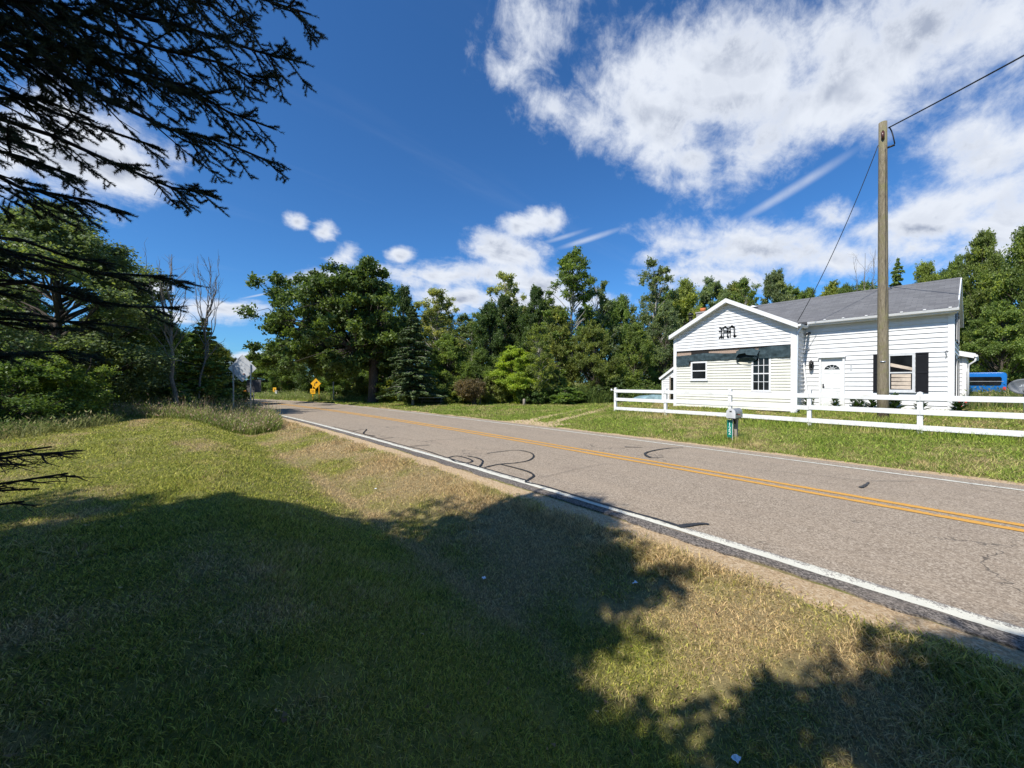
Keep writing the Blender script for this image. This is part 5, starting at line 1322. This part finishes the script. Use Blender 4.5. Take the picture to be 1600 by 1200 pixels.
# ------------------------------------------------------------------ utility pole and wires
pl = PG(1380, 659.5, .52); px_, py_ = float(pl[0]), float(pl[1]); pz = h1(px_, py_)
Zp = float(np.dot(pl[:2], FW[:2])); ptop = H + (HZ - 193) / 600 * Zp
pole = empty('utility_pole', (px_, py_, pz), 0, 'tall weathered wooden utility pole standing between the fence and the house', 'utility pole')
topo = (P(1377.5, 193, Zp) - pl)[:2]
Hh = ptop - pz
MB().tube([(topo[0] * t, topo[1] * t, -.3 + (Hh + .3) * t) for t in np.linspace(0, 1, 9)], [.165 - .05 * t for t in np.linspace(0, 1, 9)], 18).build('shaft', M_pole, pole)
cd = norm(np.array([-px_, -py_, 0])); sd = norm(np.cross(cd, [0, 0, 1]))
def pp(zf, outw, side=0): t = (zf + .3) / (Hh + .3); return np.array([topo[0] * t, topo[1] * t, zf]) + cd * outw + sd * side
MB().tube([pp(Hh - .35, .10), pp(Hh - .42, .17), pp(Hh - .56, .19), pp(Hh - .68, .15)], [.03, .045, .05, .02], 8).build('insulator', simple('brown_ceramic', (.08, .03, .025), .3), pole)
rs = -1 if (pp(1, 0, .1) - pp(1, 0, 0)) @ RT < 0 else 1
MB().tube([pp(Hh - .95, .02, rs * .1), pp(Hh - .92, .0, rs * .30)], .035, 8).tube([pp(Hh - .88, .0, rs * .30), pp(Hh - .6, .0, rs * .26), pp(Hh - .4, 0, rs * .22), pp(Hh - .22, 0, rs * .16)], .018, 6).build('wire_clamp', M_blk, pole)
MB().tube([pp(z, .135 - .04 * z / Hh, rs * (.07 + .01 * math.sin(z * 3))) for z in np.linspace(Hh * .35, Hh - 1.0, 16)], .012, 5).build('ground_wire', M_copper, pole)
MB().tube([pp(z, .09, 0) for z in (2.02, 2.06)], [.1, .1], 6).build('tag_plate', M_metal, pole)
MB().prism([(.0, -.05), (.11, -.02), (.13, .14), (.0, .24), (-.13, .14), (-.11, -.02)], lambda a, b, t: tuple(pp(b, t, a)), .12, .19).build('base_patch', M_soil, pole)
def wire(name, a, b, sag, r, label):
    a, b = np.array(a, float), np.array(b, float); mb = MB()
    mb.tube([a + (b - a) * t - np.array([0, 0, 4 * sag * t * (1 - t)]) for t in np.linspace(0, 1, 28)], r, 6)
    tag(mb.build(name, M_cable), label, 'cable')
base_v = np.array([px_, py_, pz])
wA = base_v + pp(Hh - .25, 0, rs * .14)
q1 = P(1600, 68, 9.6); dr_ = q1 - wA
wire('power_line', wA, wA + dr_ * 6.2 + np.array([0, 0, -.2]), .5, .021, 'thick black wire running from the pole top over the road to the upper right')
wB = base_v + pp(Hh - .75, 0, -rs * .12); hE = np.array([DW - .15, SI - .1, WZ + .12])
wire('service_wire', wB, hE, .35, .012, 'thin wire dropping from the pole to the corner of the gable wing')

# ------------------------------------------------------------------ signs
def post(mb, x, y, z0, z1, w=.06): mb.box(x - w / 2, x + w / 2, y - w / 4, y + w / 4, z0, z1)
def frame_from(px, py_img, Z, zbase, rz): w = P(px, HZ, Z); return (float(w[0]), float(w[1]), zbase)
def dia(h): return [(0, -h), (h, 0), (0, h), (-h, 0)]
def sign_root(name, px, Z, rz, label, cat='road sign'):
    w = P(px, HZ, Z); z = h1(w[0], w[1]); return empty(name, (w[0], w[1], z), rz, label, cat), z
VR = -TH                                 # local x = camera right, local y = viewing direction
# diamond seen from behind, two posts
rt, z = sign_root('road_sign', 378.7, 22, VR + .05, 'bare metal back of a diamond road sign on two posts above the weeds')
cz = H + (HZ - 575.5) / 600 * 22 - z; hw = .79
pts_ = []
for (a, b) in dia(hw): pts_.append((a, b))
MB().prism(pts_, lambda a, b, t: (a, t, cz + b), 0, .006).build('panel', M_signb, rt)
for sx in (-.48, .48): MB().box(sx - .03, sx + .03, -.045, -.004, -.5, cz + .22).box(sx - .012, sx + .012, -.06, -.045, -.5, cz + .2).build('post', M_metal, rt)
MB().box(.02, .16, -.004, -.001, cz - .36, cz - .30).build('label_sticker', simple('sticker', (.25, .08, .05), .6), rt)
# grey rectangular sign back farther on
rt, z = sign_root('road_sign', 396, 33, VR + .1, 'dark grey back of a square sign just right of the bare diamond sign')
c = H + (HZ - 603) / 600 * 33 - z; MB().box(-.55, .62, 0, .01, c - .55, c + .52).build('panel', simple('dull_back', (.10, .10, .105), .6), rt); MB().box(-.03, .03, .012, .05, -.3, c + .4).build('post', M_metal, rt)
# small orange sign
rt, z = sign_root('road_sign', 383, 48, VR, 'small orange sign low behind the weeds between the two bare sign posts')
c = H + (HZ - 610) / 600 * 48 - z; MB().prism(dia(.45), lambda a, b, t: (a, t, c + b), 0, .01).build('panel', simple('orange_sign', (.75, .25, .02), .5), rt); MB().box(-.03, .03, .012, .05, -.3, c).build('post', M_ysign, rt)
# curve warning sign with advisory plate
Zs = 41; rt, z = sign_root('road_sign', 493.5, Zs, VR, 'yellow diamond curve warning sign with a small plate across the road')
c = H + (HZ - 599.3) / 600 * Zs - z
MB().prism(dia(.56), lambda a, b, t: (a, t, c + b), -.006, .006).build('panel', M_ysign, rt)
ar = MB()
def aribbon(pts_, w, y):
    for (p, q) in zip(pts_[:-1], pts_[1:]): ar.bar((p[0], y, c + p[1]), (q[0], y, c + q[1]), w, .004, (0, 1, 0))
aribbon([(-.12, -.26), (-.12, -.06), (-.08, .04), (0, .10), (.08, .12)], .085, -.010)
ar.prism([(.05, -.02), (.22, .14), (.03, .26)], lambda a, b, t: (a, t, c + b), -.013, -.008); ar.build('arrow', M_blk, rt)
c2 = H + (HZ - 611.5) / 600 * Zs - z; xs_ = (489 - 493.5) / 600 * Zs
MB().box(xs_ - .27, xs_ + .27, -.05, -.04, c2 - .27, c2 + .27).build('speed_plate', M_ysign, rt)
cu = bpy.data.curves.new('t', 'FONT'); cu.body = '35'; cu.size = .36; cu.extrude = .002; cu.align_x = 'CENTER'; o = bpy.data.objects.new('t', cu); C.objects.link(o); bpy.context.view_layer.update()
me = bpy.data.meshes.new_from_object(o); bpy.data.objects.remove(o); o = link('speed_digits', me, rt, M_blk); o.rotation_euler = (math.pi / 2, 0, 0); o.location = (xs_, -.054, c2 - .13)
for dxp, hgt_, mt in ((488.5, c + .0, M_ysign), (498.3, c - .1, M_ysign)):
    a = (dxp - 493.5) / 600 * Zs; MB().box(a - .035, a + .035, .01, .05, -.4, hgt_).build('post', mt, rt)
# little yellow sign farther round the bend
rt, z = sign_root('road_sign', 429, 52, VR, 'small far yellow sign left of the curve warning sign')
c = H + (HZ - 609) / 600 * 52 - z; MB().box(-.22, .22, -.01, .01, c - .3, c + .3).build('panel', M_ysign, rt)
ar = MB(); ar.bar((-.09, -.016, c + .15), (.09, -.016, c), .08, .004, (0, 1, 0)).bar((.09, -.016, c), (-.09, -.016, c - .15), .08, .004, (0, 1, 0)); ar.build('chevron', M_blk, rt); MB().box(-.03, .03, .012, .05, -.4, c).build('post', M_metal, rt)
rt, z = sign_root('marker_post', 432, 50, VR, 'short pale marker post below the small far yellow sign', 'post'); MB().box(-.12, .12, -.1, .1, -.2, .75).box(-.15, .15, -.13, .13, .75, .8).build('post', simple('pale_post', (.5, .5, .48), .7), rt)
rt, z = sign_root('marker_post', 521, 40, VR, 'slim white post standing in the bushes left of the big maple', 'post'); MB().tube([(0, 0, -.3), (0, 0, H + (HZ - 597) / 600 * 40 - z)], .055, 8).tube([(0, 0, H - z), (0, 0, H - z + .05)], [.065, .03], 8).build('post', M_trim, rt)
rt, z = sign_root('stump_post', 819, 30.5, VR, 'short grey wooden post at the wood edge right of the brown bush', 'post'); MB().tube([(0, 0, -.2), (0, 0, .45), (0, 0, .52)], [.12, .11, .09], 9).build('post', M_woodg, rt)

# ------------------------------------------------------------------ picnic table
w = P(676, HZ, 33); z = h1(w[0], w[1]); tb = empty('picnic_table', (w[0], w[1], z), VR, 'low white-topped table on the grass between the spruce and the brown bush', 'table')
mt = simple('table_top', (.75, .78, .80), .4); ht = H - 24.0 / 600 * 33 - z
for k in range(5): MB().box(-1.2, 1.2, -.36 + k * .147, -.36 + k * .147 + .135, ht - .035, ht).build('top_board', mt, tb)
for sy in (-.72, .60): MB().box(-1.1, 1.1, sy, sy + .14, ht * .55 - .035, ht * .55).build('bench', M_woodg, tb)
for sx in (-.8, .8):
    for a, b in ((-.25, -.7), (.25, .7)): MB().bar((sx, a, ht - .04), (sx, b, -.05), .05, .09).build('leg', M_woodg, tb)
    MB().bar((sx, -.7, ht * .5), (sx, .72, ht * .5), .05, .08).build('crossbar', M_woodg, tb)

# ------------------------------------------------------------------ pale blue covered heap behind the fence
w = P(1014, HZ, 24.5); z = h1(w[0], w[1]); vs, fs = [], []; nx_, ny_ = 26, 14
for j in range(ny_ + 1):
    for i in range(nx_ + 1):
        a, b = (i / nx_ - .5) * 2.2, (j / ny_ - .5) * 1.6; e = max(0, 1 - (abs(a) / 1.1) ** 3) * max(0, 1 - (abs(b) / .8) ** 3)
        vs.append((a, b, e ** .5 * (.42 + .12 * float(fbm(np.array(a * 2), np.array(b * 2), 3)) + .12 * a / 1.1) - .03))
k = nx_ + 1; fs = [(j * k + i, j * k + i + 1, (j + 1) * k + i + 1, (j + 1) * k + i) for j in range(ny_) for i in range(nx_)]
o = MB().add(vs, fs, True).build('covered_heap', M_cover); o.location = (w[0], w[1], z); o.rotation_euler = (0, 0, VR); tag(o, 'low heap under a pale blue sheet behind the left bay of the white fence', 'covered heap')

# ------------------------------------------------------------------ blue van seen from behind
vD, vs0, vs1 = 31.5, -.78, 1.06; vz = h1(vD, .2); van = empty('parked_van', (vD, (vs0 + vs1) / 2, vz), 0, 'bright blue van parked behind the house, seen from the rear', 'van')
hw = (vs1 - vs0) / 2; VH = 2.45 - vz
def rr(w, z0, z1, r, n=5):
    p = []
    for (cx, cz_, a0) in ((w - r, z0 + r, -90), (w - r * .9, z1 - r, 0), (-(w - r * .9), z1 - r, 90), (-(w - r), z0 + r, 180)):
        for k in range(n): t = math.radians(a0 + 90 * k / (n - 1)); p.append((cx + r * math.cos(t), cz_ + r * math.sin(t)))
    return p
sec = [(0, .98, .98), (.06, 1, 1), (2.6, 1, 1), (3.3, .97, .72), (4.3, .95, .62), (4.5, .9, .58)]
base_p = rr(hw, .32, VH, .16); n = len(base_p); vs, fs = [], []
for (dx_, sw, sh) in sec:
    for (a, b) in base_p: vs.append((dx_, a * sw, .32 + (b - .32) * sh))
for i in range(len(sec) - 1):
    for k in range(n): fs.append((i * n + k, i * n + (k + 1) % n, (i + 1) * n + (k + 1) % n, (i + 1) * n + k))
fs += [tuple(range(n))[::-1], tuple(range((len(sec) - 1) * n, len(sec) * n))]
MB().add(vs, fs, True).build('body', M_blue, van, .01)
zw1, zw0 = 1.62 / 1.65 * VH - .20, VH - .68
MB().prism([(a, b) for a, b in rr(hw - .16, zw0, zw1, .09)], lambda a, b, t: (t, a, b), -.012, .03).build('rear_window', M_glass, van)
MB().box(-.02, .0, -hw + .1, hw - .1, zw0 + .21, zw0 + .225).build('window_bar', M_signb, van)
for sg in (-1, 1):
    MB().box(-.015, .06, sg * (hw - .07) - .05, sg * (hw - .07) + .05, .62, .8).build('tail_light', M_red, van)
    MB().prism([(a, b) for a, b in [(.5, zw0), (2.5, zw0), (2.4, zw1), (.5, zw1)]], lambda a, b, t: (a, t, b), sg * hw - .01, sg * hw + .012).build('side_window', M_glass, van)
    for xx in (.85, 3.6):
        wh = MB().tube([(xx, sg * (hw - .2), .33), (xx, sg * (hw + .01), .33)], .33, 20).build('wheel', M_rub, van); MB().tube([(xx, sg * (hw + .0), .33), (xx, sg * (hw + .02), .33)], .19, 14).build('rim', M_metal, wh)
MB().box(-.08, .05, -hw + .03, hw - .03, .36, .55).build('bumper', M_blk, van, .01)

# ------------------------------------------------------------------ satellite dish
w = P(1601, HZ, 13.3); z = h1(w[0], w[1]); dsh = empty('satellite_dish', (w[0], w[1], z), 0, 'grey satellite dish on a short mast at the right edge, behind the fence', 'satellite dish')
cz = H + (HZ - 604) / 600 * 13.3 - z
ncam = norm(np.array([-w[0], -w[1], 1.2])); ax = norm(np.cross([0, 0, 1], ncam)); ay = np.cross(ncam, ax); ctr = np.array([0, 0, cz])
vs, fs = [ctr - ncam * .07], []; R0, R1 = .36, .27
rings_ = 6; nn_ = 28
for i in range(1, rings_ + 1):
    rr_ = i / rings_
    for k in range(nn_): t = 2 * math.pi * k / nn_; vs.append(ctr + ax * R0 * rr_ * math.cos(t) + ay * R1 * rr_ * math.sin(t) - ncam * .07 * (1 - rr_ ** 2))
for k in range(nn_): fs.append((0, 1 + k, 1 + (k + 1) % nn_))
for i in range(rings_ - 1):
    for k in range(nn_): a = 1 + i * nn_; fs.append((a + k, a + (k + 1) % nn_, a + nn_ + (k + 1) % nn_, a + nn_ + k))
o = MB().add(vs, fs, True).build('reflector', M_dish, dsh); sm = o.modifiers.new('s', 'SOLIDIFY'); sm.thickness = .012
MB().tube([(0, 0, -.3), (0, 0, cz * .55), tuple(ctr - ncam * .12)], .028, 8).build('mast', M_metal, dsh)
MB().tube([tuple(ctr - ay * R1 - ncam * .02), tuple(ctr - ay * R1 * .7 + ncam * .42)], .014, 6).build('feed_arm', M_metal, dsh)
MB().tube([tuple(ctr - ay * R1 * .75 + ncam * .40), tuple(ctr - ay * R1 * .5 + ncam * .36)], [.04, .05], 8).build('receiver', M_dish, dsh)
cu = bpy.data.curves.new('t', 'FONT'); cu.body = 'dish'; cu.size = .17; cu.extrude = .001; cu.align_x = 'CENTER'; o = bpy.data.objects.new('t', cu); C.objects.link(o); bpy.context.view_layer.update()
me = bpy.data.meshes.new_from_object(o); bpy.data.objects.remove(o); o = link('lettering', me, dsh, simple('pale_letter', (.5, .52, .55), .5))
mtx = Matrix((Vector(ax), Vector(ay), Vector(ncam))).transposed().to_4x4(); mtx.translation = Vector(ctr - ncam * .052 + ay * .0); o.matrix_local = mtx

# ------------------------------------------------------------------ foundation plants
def leafy_plant(x, y, hh, sp, n, seed, label, col=(.045, .085, .03), group=None, flowers=None):
    r = np.random.default_rng(seed); z = h1(x, y); Vq, lv = [], []; segs = []
    st = max(2, n // 14)
    for k in range(st):
        a = r.uniform(0, 6.28); top = np.array([math.cos(a) * sp * .45 * r.uniform(0, 1), math.sin(a) * sp * .45 * r.uniform(0, 1), hh * r.uniform(.75, 1)]); limb(segs, (0, 0, -.05), top, .008, .004, r, 3)
        for j in range(14):
            t = .12 + .86 * j / 14; p = top * t; az_ = j * 2.4 + r.uniform(-.3, .3); d = np.array([math.cos(az_), math.sin(az_), .45 + .7 * t]); d = norm(d); L = sp * .55 * (1.15 - .6 * t) * r.uniform(.8, 1.1)
            s = norm(np.cross(d, [0, 0, 1])) * L * .17; m_ = p + d * L * .5; e = p + d * L + np.array([0, 0, -.12 * L]); Vq += [p, m_ + s, e, m_ - s]; lv += [r.uniform(.1, .9)] * 4
    root = empty('garden_plant', (x, y, z), 0, label, 'plant', group)
    link('stem', seg_mesh('stem', segs, 5), root, M_bark); o = link('leaves', leaf_mesh('leaves', np.array(Vq), np.array(lv)), root, M_leaf); o.color = (*col, 1)
    if flowers:
        fl_ = MB()
        for k in range(9): q = np.array([r.normal(0, sp * .16), r.normal(0, sp * .16), hh * r.uniform(.5, 1.05)]); fl_.tube([q, q + np.array([0, 0, .03]), q + np.array([0, 0, .05])], [.01, .035, .02], 6)
        fl_.build('flower', flowers, root)
for k, (px, hh, sp, n, lab) in enumerate([(1262, .45, .40, 42, 'leafy plant at the inner corner by the leaning board'), (1305, .55, .36, 42, 'upright plant in front of the entrance door'), (1340, .55, .42, 56, 'dark bushy plant just right of the entrance door'),
      (1362, .48, .45, 70, 'low spreading plant left of the utility pole'), (1400, .58, .5, 84, 'bushy plant right of the utility pole under the window'), (1440, .50, .42, 42, 'thin plant under the right shutter'), (1500, .45, .5, 42, 'plant with red flowers at the right corner of the house')]):
    D_p = 20.05; s_ = wp(px, 630, D_p)[0]; leafy_plant(D_p, s_, hh * 1.25, sp * 1.35, n + 28, 40 + k, lab, flowers=simple('red_petals', (.6, .06, .05), .6) if k == 6 else None)
# leaning board in the inner corner
p0, p1 = PD(1263, 628, 20.1), PD(1254.5, 556, 20.35); o = MB().bar(p0, p1, .05, .09, (1, 0, 0)).build('board', M_trim); tag(o, 'long white board leaning in the inner corner beside the wall lamp', 'board')
# scraps on the grass
for k, (x, y, lab) in enumerate([(586, 772, 'white paper scrap on the grass at the near edge of the sunny lawn'), (756, 906, 'white paper scrap in the dark shade of the ditch'), (993, 933, 'white paper scrap near the lit patch of grass'), (1152, 1192, 'pale crumpled scrap at the bottom edge of the picture')]):
    g_ = PG(x, y, .1); z = h1(g_[0], g_[1]); g_ = PG(x, y, z); r = random.Random(k); vs = []
    for i in range(4):
        for j in range(4): vs.append(((i - 1.5) * .016, (j - 1.5) * .013, .045 + r.uniform(-.008, .012)))
    o = MB().add(vs, [(i * 4 + j, i * 4 + j + 1, (i + 1) * 4 + j + 1, (i + 1) * 4 + j) for i in range(3) for j in range(3)]).build('paper_scrap', M_paper); o.location = (g_[0], g_[1], h1(g_[0], g_[1])); tag(o, lab, 'litter', 'paper scraps on the grass')
